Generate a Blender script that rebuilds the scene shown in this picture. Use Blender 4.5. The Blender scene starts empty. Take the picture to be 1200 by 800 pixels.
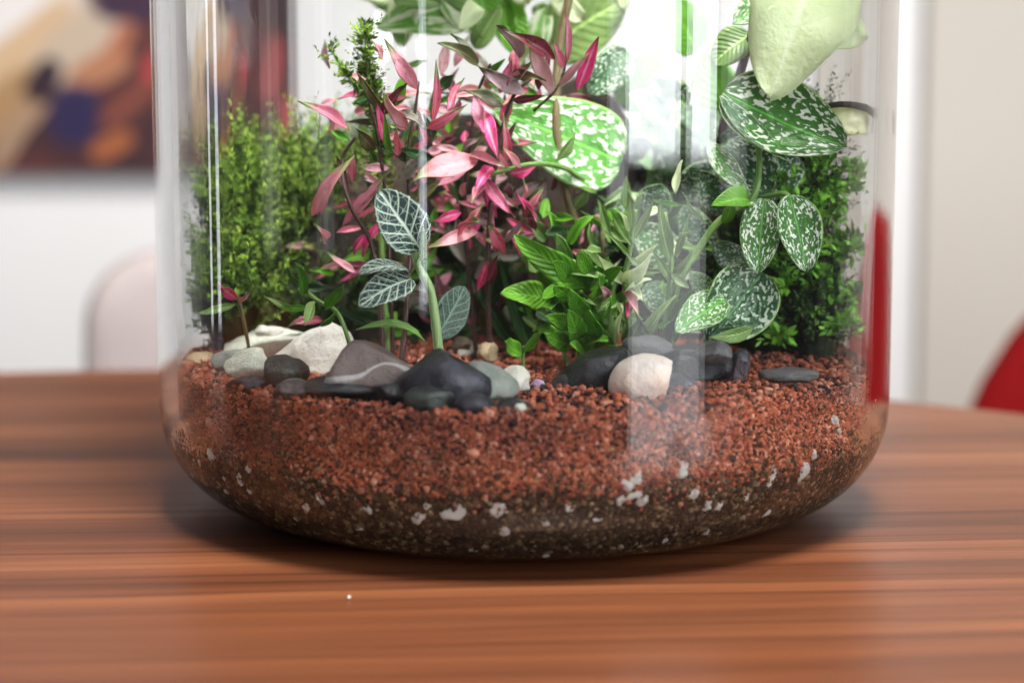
import bpy, math, random
import numpy as np
from mathutils import Vector, noise as mnoise

random.seed(7)
rng = np.random.default_rng(7)
S = bpy.context.scene
C = S.collection
R = math.radians

# ------------------------------------------------------------------ camera, world, light, exposure
CAM = Vector((-0.0033, -0.63, 0.14)); PITCH = R(8.6); F = 2690.0
cd = bpy.data.cameras.new('camera'); cam = bpy.data.objects.new('camera', cd); C.objects.link(cam)
cam.location = CAM; cam.rotation_euler = (math.pi / 2 - PITCH, 0, 0)
cd.sensor_width = 36; cd.lens = F / 1200 * 36; cd.clip_start = 0.01; cd.clip_end = 60
cd.dof.use_dof = True; cd.dof.focus_distance = 0.588; cd.dof.aperture_fstop = 7.4
S.camera = cam

w = bpy.data.worlds.new('World'); S.world = w; w.use_nodes = True
bg = w.node_tree.nodes['Background']
bg.inputs[0].default_value = (0.97, 0.96, 1.0, 1); bg.inputs[1].default_value = 0.055

def area(name, loc, target, sx, sy, power, col=(1, 1, 1), spread=180):
    l = bpy.data.lights.new(name, 'AREA'); l.shape = 'RECTANGLE'; l.size = sx; l.size_y = sy
    l.energy = power; l.color = col; l.spread = R(spread)
    o = bpy.data.objects.new(name, l); C.objects.link(o); o.location = loc
    d = Vector(target) - Vector(loc)
    o.rotation_euler = d.to_track_quat('-Z', 'Y').to_euler()
    return o

def az(a, d, z):
    return (math.sin(R(a)) * d, -math.cos(R(a)) * d, z)
# window with a mullion (two panes), front right; then narrow strips added to streak the glass; ceiling lamp
area('window_and_strip_light', az(37, 1.7, 0.67), (0, 0, 0.67), 0.46, 1.36, 29, (0.93, 0.97, 1.0))
area('window_and_strip_light', az(52.0, 1.7, 0.67), (0, 0, 0.67), 0.24, 1.36, 14, (0.93, 0.97, 1.0))
area('window_and_strip_light', az(-29.5, 1.7, 0.60), (0, 0, 0.60), 0.03, 1.5, 1.1, (0.85, 0.88, 1.0))
area('window_and_strip_light', az(10, 2.0, 0.75), (0, 0, 0.75), 0.05, 1.2, 2.0, (0.95, 0.92, 1.0))
area('window_and_strip_light', az(-106, 1.5, 0.55), (0, 0, 0.55), 0.03, 1.4, 0.8, (0.9, 0.9, 1.0))
# strips and a low panel added for haze and faint streaks on the glass
area('added_glare_light', az(26.5, 1.7, 0.60), (0, 0, 0.60), 0.16, 1.3, 1.4, (0.95, 0.97, 1.0))
area('added_glare_light', az(63, 1.7, 0.60), (0, 0, 0.60), 0.20, 1.3, 1.2, (0.95, 0.97, 1.0))
area('added_glare_light', az(42, 1.75, -0.22), (0, 0, -0.22), 0.70, 0.34, 1.5, (0.95, 0.97, 1.0))
area('added_glare_light', az(-60, 1.7, 0.60), (0, 0, 0.60), 0.10, 1.4, 0.35, (0.95, 0.93, 1.0))
area('added_glare_light', az(-80, 1.7, 0.60), (0, 0, 0.60), 0.14, 1.4, 0.5, (1.0, 0.95, 0.92))
area('added_glare_light', az(-8, 2.2, 0.75), (0, 0, 0.75), 0.14, 1.2, 0.6, (0.95, 0.95, 1.0))
area('ceiling_light', (0.12, -0.42, 1.25), (0, 0, 0.05), 0.42, 0.42, 14.5, (1.0, 0.97, 0.93), 95)
area('wall_fill_light', (-0.12, 0.05, 0.95), (-0.12, 0.93, -0.1), 2.0, 0.4, 3.6, (1.0, 0.97, 0.94))  # unseen fill lamp added to brighten the back wall

S.view_settings.view_transform = 'Standard'; S.view_settings.look = 'None'
S.view_settings.exposure = 0.0; S.view_settings.gamma = 1.0
try: S.view_settings.use_curve_mapping = False
except Exception: pass
cy = S.cycles
cy.max_bounces = 16; cy.transmission_bounces = 12; cy.glossy_bounces = 8; cy.diffuse_bounces = 5
cy.transparent_max_bounces = 12; cy.caustics_refractive = True; cy.caustics_reflective = True
cy.blur_glossy = 0.3; cy.sample_clamp_indirect = 8.0
try:
    cy.use_denoising = True; cy.denoiser = 'OPENIMAGEDENOISE'
except Exception: pass

# ------------------------------------------------------------------ helpers
FW = Vector((0, math.cos(PITCH), -math.sin(PITCH))); UP = Vector((0, math.sin(PITCH), math.cos(PITCH)))
def ray(px, py):
    return FW + Vector((1, 0, 0)) * ((px - 600) / F) + UP * ((400 - py) / F)
def P(px, py, Y):
    d = ray(px, py); return CAM + d * ((Y - CAM.y) / d.y)
def Pz(px, py, z):
    d = ray(px, py); return CAM + d * ((z - CAM.z) / d.z)
def scale_at(Y):            # metres per photo pixel at that depth
    return (Y - CAM.y) / F

def link(name, me, mat=None, parent=None, smooth=True):
    o = bpy.data.objects.new(name, me); C.objects.link(o)
    if mat and not me.materials: me.materials.append(mat)
    if parent: o.parent = parent
    if smooth and me.polygons:
        me.polygons.foreach_set('use_smooth', [True] * len(me.polygons))
    return o
def mesh(name, v, f, uv=None):
    me = bpy.data.meshes.new(name); me.from_pydata([tuple(p) for p in v], [], [tuple(q) for q in f]); me.update()
    if uv is not None:
        l = me.uv_layers.new(name='UVMap')
        idx = np.empty(len(me.loops), dtype=np.int32); me.loops.foreach_get('vertex_index', idx)
        l.data.foreach_set('uv', np.asarray(uv, dtype=np.float32)[idx].ravel())
    return me
def tag(o, label=None, cat=None, group=None, kind=None):
    if label: o['label'] = label
    if cat: o['category'] = cat
    if group: o['group'] = group
    if kind: o['kind'] = kind
    return o
def empty(name, loc, label, cat, group=None):
    o = bpy.data.objects.new(name, None); C.objects.link(o); o.location = loc; o.empty_display_size = 0.01
    return tag(o, label, cat, group)

class N:                     # small node-tree writer
    def __init__(s, name):
        s.m = bpy.data.materials.new(name); s.m.use_nodes = True; s.t = s.m.node_tree; s.n = s.t.nodes
        s.b = s.n['Principled BSDF']; s.out = s.n['Material Output']
    def new(s, typ, **k):
        x = s.n.new(typ)
        for a, v in k.items(): setattr(x, a, v)
        return x
    def con(s, a, b): s.t.links.new(a, b)
    def val(s, sock, v):
        if hasattr(v, 'is_linked') or hasattr(v, 'links'): s.con(v, sock)
        else: sock.default_value = v
    def coord(s, kind='Object'): return s.new('ShaderNodeTexCoord').outputs[kind]
    def map(s, vec, scale=(1, 1, 1), rot=(0, 0, 0), loc=(0, 0, 0)):
        m = s.new('ShaderNodeMapping'); s.con(vec, m.inputs[0])
        m.inputs['Scale'].default_value = scale; m.inputs['Rotation'].default_value = rot; m.inputs['Location'].default_value = loc
        return m.outputs[0]
    def noise(s, vec, scale, detail=3, rough=0.5, dist=0.0):
        x = s.new('ShaderNodeTexNoise'); 
        if vec is not None: s.con(vec, x.inputs['Vector'])
        x.inputs['Scale'].default_value = scale; x.inputs['Detail'].default_value = detail
        x.inputs['Roughness'].default_value = rough; x.inputs['Distortion'].default_value = dist
        return x.outputs['Fac']
    def math(s, op, a, b=0.0, c=0.0):
        x = s.new('ShaderNodeMath', operation=op)
        s.val(x.inputs[0], a); s.val(x.inputs[1], b); s.val(x.inputs[2], c)
        return x.outputs[0]
    def ramp(s, fac, stops, interp='LINEAR'):
        x = s.new('ShaderNodeValToRGB'); s.con(fac, x.inputs[0]); cr = x.color_ramp; cr.interpolation = interp
        while len(cr.elements) < len(stops): cr.elements.new(0.5)
        for e, (p, c) in zip(cr.elements, stops):
            e.position = p; e.color = (*c, 1) if len(c) == 3 else c
        return x.outputs[0]
    def mix(s, fac, a, b, mode='MIX'):
        x = s.new('ShaderNodeMix', data_type='RGBA', blend_type=mode)
        s.val(x.inputs[0], fac)
        for i, v in ((6, a), (7, b)):
            s.val(x.inputs[i], v if not isinstance(v, tuple) or len(v) == 4 else (*v, 1))
        return x.outputs[2]
    def smooth(s, v, lo, hi):
        x = s.new('ShaderNodeMapRange', interpolation_type='SMOOTHSTEP')
        s.con(v, x.inputs[0]); x.inputs[1].default_value = lo; x.inputs[2].default_value = hi
        return x.outputs[0]
    def bump(s, h, strength=0.3, dist=0.001):
        x = s.new('ShaderNodeBump'); s.con(h, x.inputs['Height']); x.inputs['Strength'].default_value = strength
        x.inputs['Distance'].default_value = dist; s.con(x.outputs[0], s.b.inputs['Normal'])
    def base(s, col): s.val(s.b.inputs['Base Color'], col if not isinstance(col, tuple) else (*col, 1))
    def rough(s, r): s.val(s.b.inputs['Roughness'], r)
    def translucent(s, col, amt):
        t = s.new('ShaderNodeBsdfTranslucent'); s.val(t.inputs[0], col if not isinstance(col, tuple) else (*col, 1))
        m = s.new('ShaderNodeMixShader'); m.inputs[0].default_value = amt
        s.con(s.b.outputs[0], m.inputs[1]); s.con(t.outputs[0], m.inputs[2]); s.con(m.outputs[0], s.out.inputs[0])

def plain(name, col, rough=0.6, var=0.12, scale=30, coat=0.0):
    n = N(name); f = n.noise(n.coord(), scale, 4)
    n.base(n.ramp(f, [(0.3, tuple(c * (1 - var) for c in col)), (0.7, tuple(min(1, c * (1 + var)) for c in col))]))
    n.rough(rough); n.b.inputs['Coat Weight'].default_value = coat
    return n.m

# ------------------------------------------------------------------ materials
def wood_mat():
    n = N('walnut_laminate'); co = n.map(n.coord('Object'), rot=(0, 0, R(-4)))
    warp = n.noise(n.map(co, (3, 14, 1)), 1.0, 3)
    wv = n.new('ShaderNodeVectorMath', operation='MULTIPLY_ADD')
    cc = n.new('ShaderNodeCombineXYZ'); n.con(warp, cc.inputs[1])
    n.con(cc.outputs[0], wv.inputs[0]); wv.inputs[1].default_value = (0, 0.02, 0); n.con(co, wv.inputs[2])
    big = n.noise(n.map(wv.outputs[0], (0.9, 26, 1)), 1.0, 4, 0.55)
    fine = n.noise(n.map(wv.outputs[0], (2.2, 260, 1)), 1.0, 6, 0.68)
    por = n.noise(n.map(wv.outputs[0], (14, 900, 1)), 1.0, 2, 0.5)
    c = n.ramp(big, [(0.30, (0.030, 0.011, 0.006)), (0.44, (0.094, 0.030, 0.013)), (0.56, (0.150, 0.051, 0.021)), (0.72, (0.215, 0.082, 0.034))])
    c = n.mix(n.smooth(fine, 0.54, 0.36), c, (0.026, 0.010, 0.006), 'MIX')
    c2 = n.mix(0.6, n.ramp(big, [(0.30, (0.040, 0.014, 0.007)), (0.5, (0.112, 0.036, 0.015)), (0.7, (0.175, 0.064, 0.026))]), c)
    c3 = n.mix(n.math('MULTIPLY', n.smooth(por, 0.5, 0.3), 0.35), c2, (0.05, 0.018, 0.01))
    n.base(c3); n.rough(n.ramp(fine, [(0.3, (0.38,) * 3), (0.7, (0.30,) * 3)]))
    n.b.inputs['Specular IOR Level'].default_value = 0.12
    n.bump(fine, 0.05, 0.0004)
    return n.m
M_wood = wood_mat()

def glass_mat():
    n = N('clear_glass'); b = n.b
    b.inputs['Base Color'].default_value = (0.985, 0.995, 0.99, 1); b.inputs['Transmission Weight'].default_value = 1
    b.inputs['Roughness'].default_value = 0.0; b.inputs['IOR'].default_value = 1.5
    return n.m
M_glass = glass_mat()

def wall_mat(name, col):
    n = N(name); f = n.noise(n.coord(), 60, 5, 0.6)
    n.base(n.mix(f, tuple(c * 0.97 for c in col), col)); n.rough(0.85); n.bump(f, 0.1, 0.001)
    return n.m

def island_mat(name, stops, rough, spec=0.4, grain=900):
    n = N(name); g = n.new('ShaderNodeNewGeometry')
    c = n.ramp(g.outputs['Random Per Island'], stops)
    damp = n.noise(n.coord(), 48, 5, 0.65); c = n.mix(n.math('MULTIPLY', n.smooth(damp, 0.47, 0.64), 0.72), c, n.mix(1.0, c, (0.34, 0.30, 0.32), 'MULTIPLY'))
    f = n.noise(n.coord(), grain, 2)
    n.base(n.mix(0.45, c, n.mix(f, (0.25, 0.25, 0.25), (1, 1, 1)), 'MULTIPLY')); n.rough(rough); n.b.inputs['Specular IOR Level'].default_value = spec
    n.bump(f, 0.4, 0.0006)
    return n.m
M_redgrain = island_mat('red_lava_grain', [(0.0, (0.020, 0.010, 0.009)), (0.14, (0.045, 0.018, 0.014)), (0.24, (0.17, 0.042, 0.026)), (0.38, (0.38, 0.090, 0.042)), (0.85, (0.54, 0.155, 0.078)), (1.0, (0.70, 0.36, 0.26))], 0.75)
M_soilgrain = island_mat('dark_soil_grain', [(0.0, (0.014, 0.010, 0.005)), (0.45, (0.055, 0.036, 0.018)), (0.8, (0.15, 0.102, 0.050)), (0.96, (0.30, 0.21, 0.12)), (1.0, (0.42, 0.33, 0.23))], 0.7)

def soil_mat():
    n = N('packed_soil'); co = n.coord()
    sx = n.new('ShaderNodeSeparateXYZ'); n.con(co, sx.inputs[0])
    f = n.noise(co, 420, 4, 0.6); g = n.noise(co, 60, 3)
    z = n.math('ADD', sx.outputs[2], n.math('MULTIPLY', n.math('SUBTRACT', g, 0.5), 0.012))
    red = n.ramp(f, [(0.3, (0.06, 0.016, 0.011)), (0.5, (0.25, 0.058, 0.03)), (0.7, (0.40, 0.105, 0.052))])
    drk = n.ramp(f, [(0.3, (0.008, 0.006, 0.004)), (0.6, (0.035, 0.022, 0.012)), (0.75, (0.08, 0.05, 0.025))])
    n.base(n.mix(n.smooth(z, 0.0215, 0.0255), drk, red)); n.rough(0.85); n.bump(f, 0.8, 0.002)
    return n.m

def stone_mat(name, c1, c2, rough=0.45, scale=120, vein=None, coat=0.0):
    n = N(name); co = n.coord()
    f = n.noise(co, scale, 5, 0.6, 0.4)
    g = n.noise(co, scale * 6, 2)
    c = n.ramp(f, [(0.35, c1), (0.65, c2)])
    c = n.mix(0.25, c, n.mix(g, (0.45,) * 3, (1.0,) * 3), 'MULTIPLY')
    if vein:
        v = n.noise(n.map(co, rot=(0.4, 0.8, 0.5)), scale * 0.22, 2, 0.5, 0.6)
        k = n.smooth(n.math('ABSOLUTE', n.math('SUBTRACT', v, 0.56)), 0.022, 0.005)
        c = n.mix(k, c, vein)
    n.base(c); h = n.noise(co, scale * 14, 3, 0.7)
    c = n.mix(n.math('MULTIPLY', n.smooth(h, 0.56, 0.70), 0.35), c, (0.20, 0.13, 0.10)); n.base(c)
    n.rough(n.ramp(g, [(0.3, (rough + (0.0 if coat else 0.12),) * 3), (0.7, (rough + (0.14 if coat else 0.28),) * 3)])); n.b.inputs['Coat Weight'].default_value = coat; n.b.inputs['Coat Roughness'].default_value = 0.22; n.b.inputs['Specular IOR Level'].default_value = 0.4
    n.bump(n.math('ADD', g, h), 0.5, 0.0010)
    return n.m

def uvx(n):
    sx = n.new('ShaderNodeSeparateXYZ'); n.con(n.coord('UV'), sx.inputs[0]); return sx.outputs[0], sx.outputs[1]
def rnd_uv(n, sc):
    oi = n.new('ShaderNodeObjectInfo'); vm = n.new('ShaderNodeVectorMath', operation='ADD')
    cmb = n.new('ShaderNodeCombineXYZ'); n.con(n.math('MULTIPLY', oi.outputs['Random'], 37.0), cmb.inputs[0]); n.con(n.math('MULTIPLY', oi.outputs['Random'], 91.0), cmb.inputs[1])
    n.con(n.map(n.coord('UV'), sc), vm.inputs[0]); n.con(cmb.outputs[0], vm.inputs[1])
    return vm.outputs[0], oi.outputs['Random']
def leaf_finish(n, col, rough=0.35, tr=0.25, bumpf=None):
    n.base(col); n.rough(rough); n.b.inputs['Specular IOR Level'].default_value = 0.45
    if bumpf is not None: n.bump(n.math('ADD', bumpf, n.noise(n.coord('Object'), 520, 3)), 0.45, 0.0010)
    n.translucent(col, tr)
    return n.m

def spotted_mat(name, g1, g2, dens, white=(0.86, 0.90, 0.80), sc=(7, 8, 1)):
    n = N(name); u, v = uvx(n); vec, r = rnd_uv(n, sc)
    mid = n.math('ABSOLUTE', n.math('SUBTRACT', u, 0.5))
    a = n.noise(n.map(vec, (1, 0.8, 1), (0, 0, 0.5)), 1.9, 2, 0.45, 0.35)
    big = n.noise(vec, 0.4, 1)
    th = n.math('ADD', n.math('ADD', a, n.math('MULTIPLY', mid, 0.14)), n.math('MULTIPLY', n.math('SUBTRACT', big, 0.5), 0.30))
    k = n.math('MULTIPLY', n.smooth(th, dens + 0.015, dens + 0.075), n.math('ADD', 0.62, n.math('MULTIPLY', big, 0.6)))
    k = n.math('MINIMUM', k, 1.0)
    k = n.math('MULTIPLY', k, n.smooth(mid, 0.02, 0.05))
    k = n.math('MULTIPLY', k, n.smooth(mid, 0.49, 0.455))
    gr = n.mix(n.noise(vec, 0.8, 3), g1, g2)
    gr = n.mix(n.smooth(mid, 0.018, 0.006), gr, tuple(c * 1.9 for c in g2))
    gr = n.mix(n.smooth(mid, 0.462, 0.49), gr, (0.26, 0.42, 0.13))
    return leaf_finish(n, n.mix(k, gr, white), 0.32, 0.18, a)
M_spot = spotted_mat('silver_splashed_leaf', (0.022, 0.105, 0.014), (0.065, 0.23, 0.026), 0.55, sc=(9, 11, 1))
M_spotdark = spotted_mat('dark_silver_splashed_leaf', (0.016, 0.070, 0.022), (0.040, 0.13, 0.038), 0.57, (0.60, 0.70, 0.56), sc=(9, 11, 1))
M_spotpale = spotted_mat('pale_silver_splashed_leaf', (0.05, 0.22, 0.02), (0.10, 0.34, 0.035), 0.53, (0.84, 0.90, 0.76), sc=(8, 10, 1))

def net_mat(name, vein, g1, g2):
    n = N(name); u, v = uvx(n); vec, r = rnd_uv(n, (1, 1, 1))
    mid = n.math('ABSOLUTE', n.math('SUBTRACT', u, 0.5))
    # lateral veins slope forward from the midrib
    lat = n.math('SUBTRACT', v, n.math('MULTIPLY', n.math('POWER', mid, 0.85), 0.55))
    fr = n.math('ABSOLUTE', n.math('SUBTRACT', n.math('FRACT', n.math('MULTIPLY', lat, 6.2)), 0.5))
    k1 = n.smooth(fr, 0.10, 0.05)
    vo = n.new('ShaderNodeTexVoronoi', feature='DISTANCE_TO_EDGE'); n.con(n.map(vec, (6.5, 8.5, 1)), vo.inputs['Vector']); vo.inputs['Scale'].default_value = 1.0
    k2 = n.math('MULTIPLY', n.smooth(vo.outputs[0], 0.05, 0.025), 0.5)
    k3 = n.smooth(mid, 0.04, 0.02)
    edge = n.math('MULTIPLY', n.smooth(n.math('ABSOLUTE', n.math('SUBTRACT', mid, 0.455)), 0.025, 0.008), 0.7)
    k = n.math('MAXIMUM', n.math('MAXIMUM', k1, k2), n.math('MAXIMUM', k3, edge))
    g = n.mix(n.noise(vec, 4, 2), g1, g2)
    return leaf_finish(n, n.mix(k, g, vein), 0.6, 0.06, n.math('SUBTRACT', 1.0, k))
M_net = net_mat('white_veined_leaf', (0.74, 0.88, 0.74), (0.006, 0.030, 0.028), (0.016, 0.055, 0.042))
M_netshaded = net_mat('shaded_veined_leaf', (0.09, 0.15, 0.11), (0.010, 0.025, 0.018), (0.018, 0.04, 0.03))  # darker copy: shade painted into the colour of the rear nerve leaf

def pink_mat(name, body, tip, dark, tipstart=0.72, pale_mid=0.75):
    n = N(name); u, v = uvx(n); vec, r = rnd_uv(n, (2.2, 3.0, 1))
    f = n.noise(vec, 1.6, 4, 0.6, 0.5)
    body2 = n.mix(n.smooth(r, 0.3, 0.9), body, tuple(min(0.9, c * 0.6 + 0.28) for c in body))
    c = n.mix(n.smooth(f, 0.56, 0.68), body2, dark)
    c = n.mix(n.smooth(n.math('ADD', v, n.math('MULTIPLY', f, 0.3)), tipstart + 0.12, tipstart + 0.30), c, tip)
    mid = n.math('ABSOLUTE', n.math('SUBTRACT', u, 0.5))
    c = n.mix(n.math('MULTIPLY', n.smooth(n.math('ADD', mid, n.math('MULTIPLY', f, 0.35)), 0.34, 0.12), pale_mid), c, (0.92, 0.55, 0.58))  # paler pink along the leaf centre
    c = n.mix(n.math('MULTIPLY', n.smooth(mid, 0.06, 0.02), 0.6 * pale_mid + 0.1), c, (0.85, 0.45, 0.50))
    c = n.mix(n.math('MULTIPLY', n.smooth(mid, 0.43, 0.49), 0.5), c, (0.16, 0.18, 0.05))
    return leaf_finish(n, c, 0.38, 0.3, f)
M_pink = pink_mat('pink_leaf', (0.84, 0.20, 0.33), (0.16, 0.28, 0.05), (0.30, 0.10, 0.09))
M_magenta = pink_mat('magenta_leaf', (0.82, 0.06, 0.28), (0.30, 0.03, 0.08), (0.34, 0.02, 0.09), 0.8)
M_pale = pink_mat('pale_pink_leaf', (0.82, 0.34, 0.38), (0.38, 0.46, 0.16), (0.66, 0.20, 0.24))
M_darkred = pink_mat('dark_red_leaf', (0.24, 0.035, 0.065), (0.06, 0.06, 0.02), (0.04, 0.03, 0.015), pale_mid=0.15)
M_olive = pink_mat('olive_pink_edged_leaf', (0.11, 0.13, 0.03), (0.06, 0.10, 0.02), (0.30, 0.08, 0.10), pale_mid=0.12)

def green_mat(name, g1, g2, tr=0.3, rough=0.33, veins=True, vs=0.35):
    n = N(name); u, v = uvx(n); vec, r = rnd_uv(n, (1.5, 2.5, 1))
    f = n.noise(vec, 1.5, 3)
    c = n.mix(n.math('ADD', n.math('MULTIPLY', f, 0.5), n.math('MULTIPLY', r, 0.5)), g1, g2)
    mid = n.math('ABSOLUTE', n.math('SUBTRACT', u, 0.5))
    lat = n.math('ABSOLUTE', n.math('SUBTRACT', n.math('FRACT', n.math('MULTIPLY', n.math('SUBTRACT', v, n.math('MULTIPLY', mid, 0.6)), 9.0)), 0.5))
    c = n.mix(n.math('MULTIPLY', n.smooth(mid, 0.045, 0.015), min(1, vs * 3)), c, tuple(min(1, x * 1.6 + 0.03) for x in g2))
    c = n.mix(n.math('MULTIPLY', n.smooth(lat, 0.10, 0.03), vs), c, tuple(min(1, x * 1.5 + 0.02) for x in g2))
    return leaf_finish(n, c, rough, tr, lat if veins else f)
M_green = green_mat('bright_green_leaf', (0.070, 0.27, 0.014), (0.20, 0.48, 0.04), vs=0.14)
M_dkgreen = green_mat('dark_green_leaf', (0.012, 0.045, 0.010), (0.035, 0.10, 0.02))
M_ltgreen = green_mat('light_green_leaf', (0.16, 0.32, 0.08), (0.36, 0.52, 0.18))
M_cream = green_mat('pale_cream_green_leaf', (0.74, 0.83, 0.50), (0.84, 0.90, 0.66), 0.4, veins=False, vs=0.08)
M_stem_g = green_mat('green_stem', (0.09, 0.20, 0.04), (0.20, 0.34, 0.09), 0.1, 0.5, False)
M_stem_l = green_mat('pale_green_stem', (0.20, 0.32, 0.12), (0.34, 0.46, 0.22), 0.1, 0.5, False)
M_stem_b = green_mat('brown_green_stem', (0.10, 0.075, 0.03), (0.17, 0.14, 0.06), 0.05, 0.5, False)
M_stem_d = green_mat('dark_red_brown_stem', (0.030, 0.014, 0.012), (0.07, 0.035, 0.025), 0.05, 0.5, False)
M_stem_p = green_mat('purple_stem', (0.07, 0.018, 0.05), (0.12, 0.04, 0.08), 0.05, 0.4, False)
def marble_mat():
    n = N('marbled_leaf'); u, v = uvx(n); vec, r = rnd_uv(n, (5, 1.6, 1))
    f = n.noise(vec, 1.0, 4, 0.55, 0.8)
    c = n.mix(n.smooth(f, 0.46, 0.56), (0.17, 0.42, 0.05), (0.78, 0.84, 0.62))
    c = n.mix(n.smooth(f, 0.40, 0.34), c, (0.08, 0.26, 0.03))
    return leaf_finish(n, c, 0.35, 0.35, f)
M_marble = marble_mat()
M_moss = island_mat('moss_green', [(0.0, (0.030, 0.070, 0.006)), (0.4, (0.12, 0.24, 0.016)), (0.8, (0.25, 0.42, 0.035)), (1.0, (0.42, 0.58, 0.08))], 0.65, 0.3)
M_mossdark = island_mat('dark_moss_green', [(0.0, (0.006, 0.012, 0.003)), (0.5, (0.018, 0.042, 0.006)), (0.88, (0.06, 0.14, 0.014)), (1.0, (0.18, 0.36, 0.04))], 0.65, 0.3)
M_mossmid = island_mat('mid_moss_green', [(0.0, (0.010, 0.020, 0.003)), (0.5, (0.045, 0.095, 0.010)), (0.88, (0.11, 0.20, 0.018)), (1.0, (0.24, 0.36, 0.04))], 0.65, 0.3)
def bark_mat():
    n = N('dark_bark'); co = n.coord(); f = n.noise(n.map(co, (60, 60, 18)), 1.0, 5, 0.65, 0.6)
    n.base(n.ramp(f, [(0.3, (0.006, 0.005, 0.003)), (0.55, (0.035, 0.023, 0.013)), (0.75, (0.11, 0.075, 0.04))])); n.rough(0.85); n.bump(f, 0.9, 0.004)
    return n.m
M_bark = bark_mat()

# ------------------------------------------------------------------ walls, floor, table, chairs, picture
def box_mesh(name, x0, x1, y0, y1, z0, z1):
    v = [(x, y, z) for x in (x0, x1) for y in (y0, y1) for z in (z0, z1)]
    return mesh(name, v, [(0, 1, 3, 2), (4, 6, 7, 5), (0, 4, 5, 1), (2, 3, 7, 6), (0, 2, 6, 4), (1, 5, 7, 3)])
WY = 0.93                          # back wall distance behind the jar
WX = P(1080, 200, WY).x
tag(link('wall', box_mesh('wall', -2.2, WX - 0.002, WY, WY + 0.12, -0.74, 1.9), wall_mat('white_wall_paint', (0.78, 0.765, 0.76)), smooth=False), 'white painted back wall', kind='structure')
tag(link('wall', box_mesh('wall', WX, 2.2, WY - 0.012, WY + 0.12, -0.74, 1.9), wall_mat('cream_wall_paint', (0.55, 0.50, 0.445)), smooth=False), 'cream painted wall section standing proud of the back wall', kind='structure')
tag(link('floor', box_mesh('floor', -2.4, 2.4, -2.6, WY + 0.1, -0.80, -0.745), plain('floor_finish', (0.10, 0.08, 0.065), 0.6), smooth=False), 'plain floor under the table', kind='structure')

def lathe(name, prof, seg=96, cap=True):
    v = []; f = []
    for r, z in prof:
        for i in range(seg):
            a = 2 * math.pi * i / seg; v.append((r * math.cos(a), r * math.sin(a), z))
    for j in range(len(prof) - 1):
        for i in range(seg):
            k = (i + 1) % seg; f.append((j * seg + i, j * seg + k, (j + 1) * seg + k, (j + 1) * seg + i))
    if cap:
        f.append(tuple(range(seg))[::-1]); f.append(tuple((len(prof) - 1) * seg + i for i in range(seg)))
    return mesh(name, v, f)
# round table: far edge bends down to the right in the picture
TR = 0.48; TC = Vector((-0.113, -0.247, 0))
FY = -0.215                        # near edge cut straight out of view, so the jar reflects dark floor
tb = empty('half_round_table', (TC.x, TC.y, -0.745), 'half round table with a striped brown wood top under the glass jar', 'table')
def d_outline(ins):
    r_, f_ = TR - ins, FY - TC.y + ins
    a0 = math.asin(f_ / r_); n_ = 120
    return [(r_ * math.cos(a0 + (math.pi - 2 * a0) * i / n_), r_ * math.sin(a0 + (math.pi - 2 * a0) * i / n_)) for i in range(n_ + 1)]
def d_top():
    v = []; f = []; rows = [(0.012, -0.026), (0.002, -0.020), (0.0, -0.012), (0.002, -0.003), (0.008, 0.0)]
    for ins, z in rows: v += [(x, y, z) for x, y in d_outline(ins)]
    n = len(v) // 5
    for j_ in range(4):
        for i in range(n):
            k = (i + 1) % n; f.append((j_ * n + i, j_ * n + k, (j_ + 1) * n + k, (j_ + 1) * n + i))
    f.append(tuple(range(n))[::-1]); f.append(tuple(4 * n + i for i in range(n)))
    return mesh('tabletop', v, f)
top = link('tabletop', d_top(), M_wood, tb, smooth=False); top.location = (0, 0, 0.745)
ped = link('pedestal', lathe('pedestal', [(0.20, 0.0), (0.20, 0.015), (0.05, 0.03), (0.035, 0.06), (0.035, 0.70), (0.12, 0.719)], 48), plain('pedestal_metal', (0.05, 0.05, 0.05), 0.4), tb)
ped.location = (0, 0.25, 0)

def rounded_panel(name, w, h, t, r, bow=0.03, taper=0.0, nseg=8):
    # an upright rounded slab, bowed backwards, bevelled at the edge
    pts = []
    for cx, cz, a0 in ((w / 2 - r, h - r, 0), (-w / 2 + r, h - r, 90), (-w / 2 + 0.02, 0.02, 180), (w / 2 - 0.02, 0.02, 270)):
        rr = r if cz > h / 2 else 0.02
        for i in range(nseg + 1):
            a = R(a0 + 90 * i / nseg); pts.append((cx + rr * math.cos(a), cz + rr * math.sin(a)))
    pts = [(x * (1 - taper * z / h), z) for x, z in pts]
    v = []; f = []; n = len(pts)
    cxm, czm = 0, h / 2
    for ins, y in ((0.10, -t / 2), (0.03, -t / 2 * 0.9), (0.0, 0), (0.03, t / 2 * 0.9), (0.10, t / 2)):
        for x, z in pts:
            xx = x + (cxm - x) * ins; zz = z + (czm - z) * ins
            v.append((xx, y + bow * (1 - (2 * xx / w) ** 2), zz))
    for j in range(4):
        for i in range(n):
            k = (i + 1) % n; f.append((j * n + i, j * n + k, (j + 1) * n + k, (j + 1) * n + i))
    for ring, rev in ((0, True), (4, False)):
        v.append((0, (-t / 2 if rev else t / 2) + bow, czm)); c = len(v) - 1
        for i in range(n):
            k = (i + 1) % n; a, b = ring * n + i, ring * n + k
            f.append((c, b, a) if rev else (c, a, b))
    return mesh(name, v, f)
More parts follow.
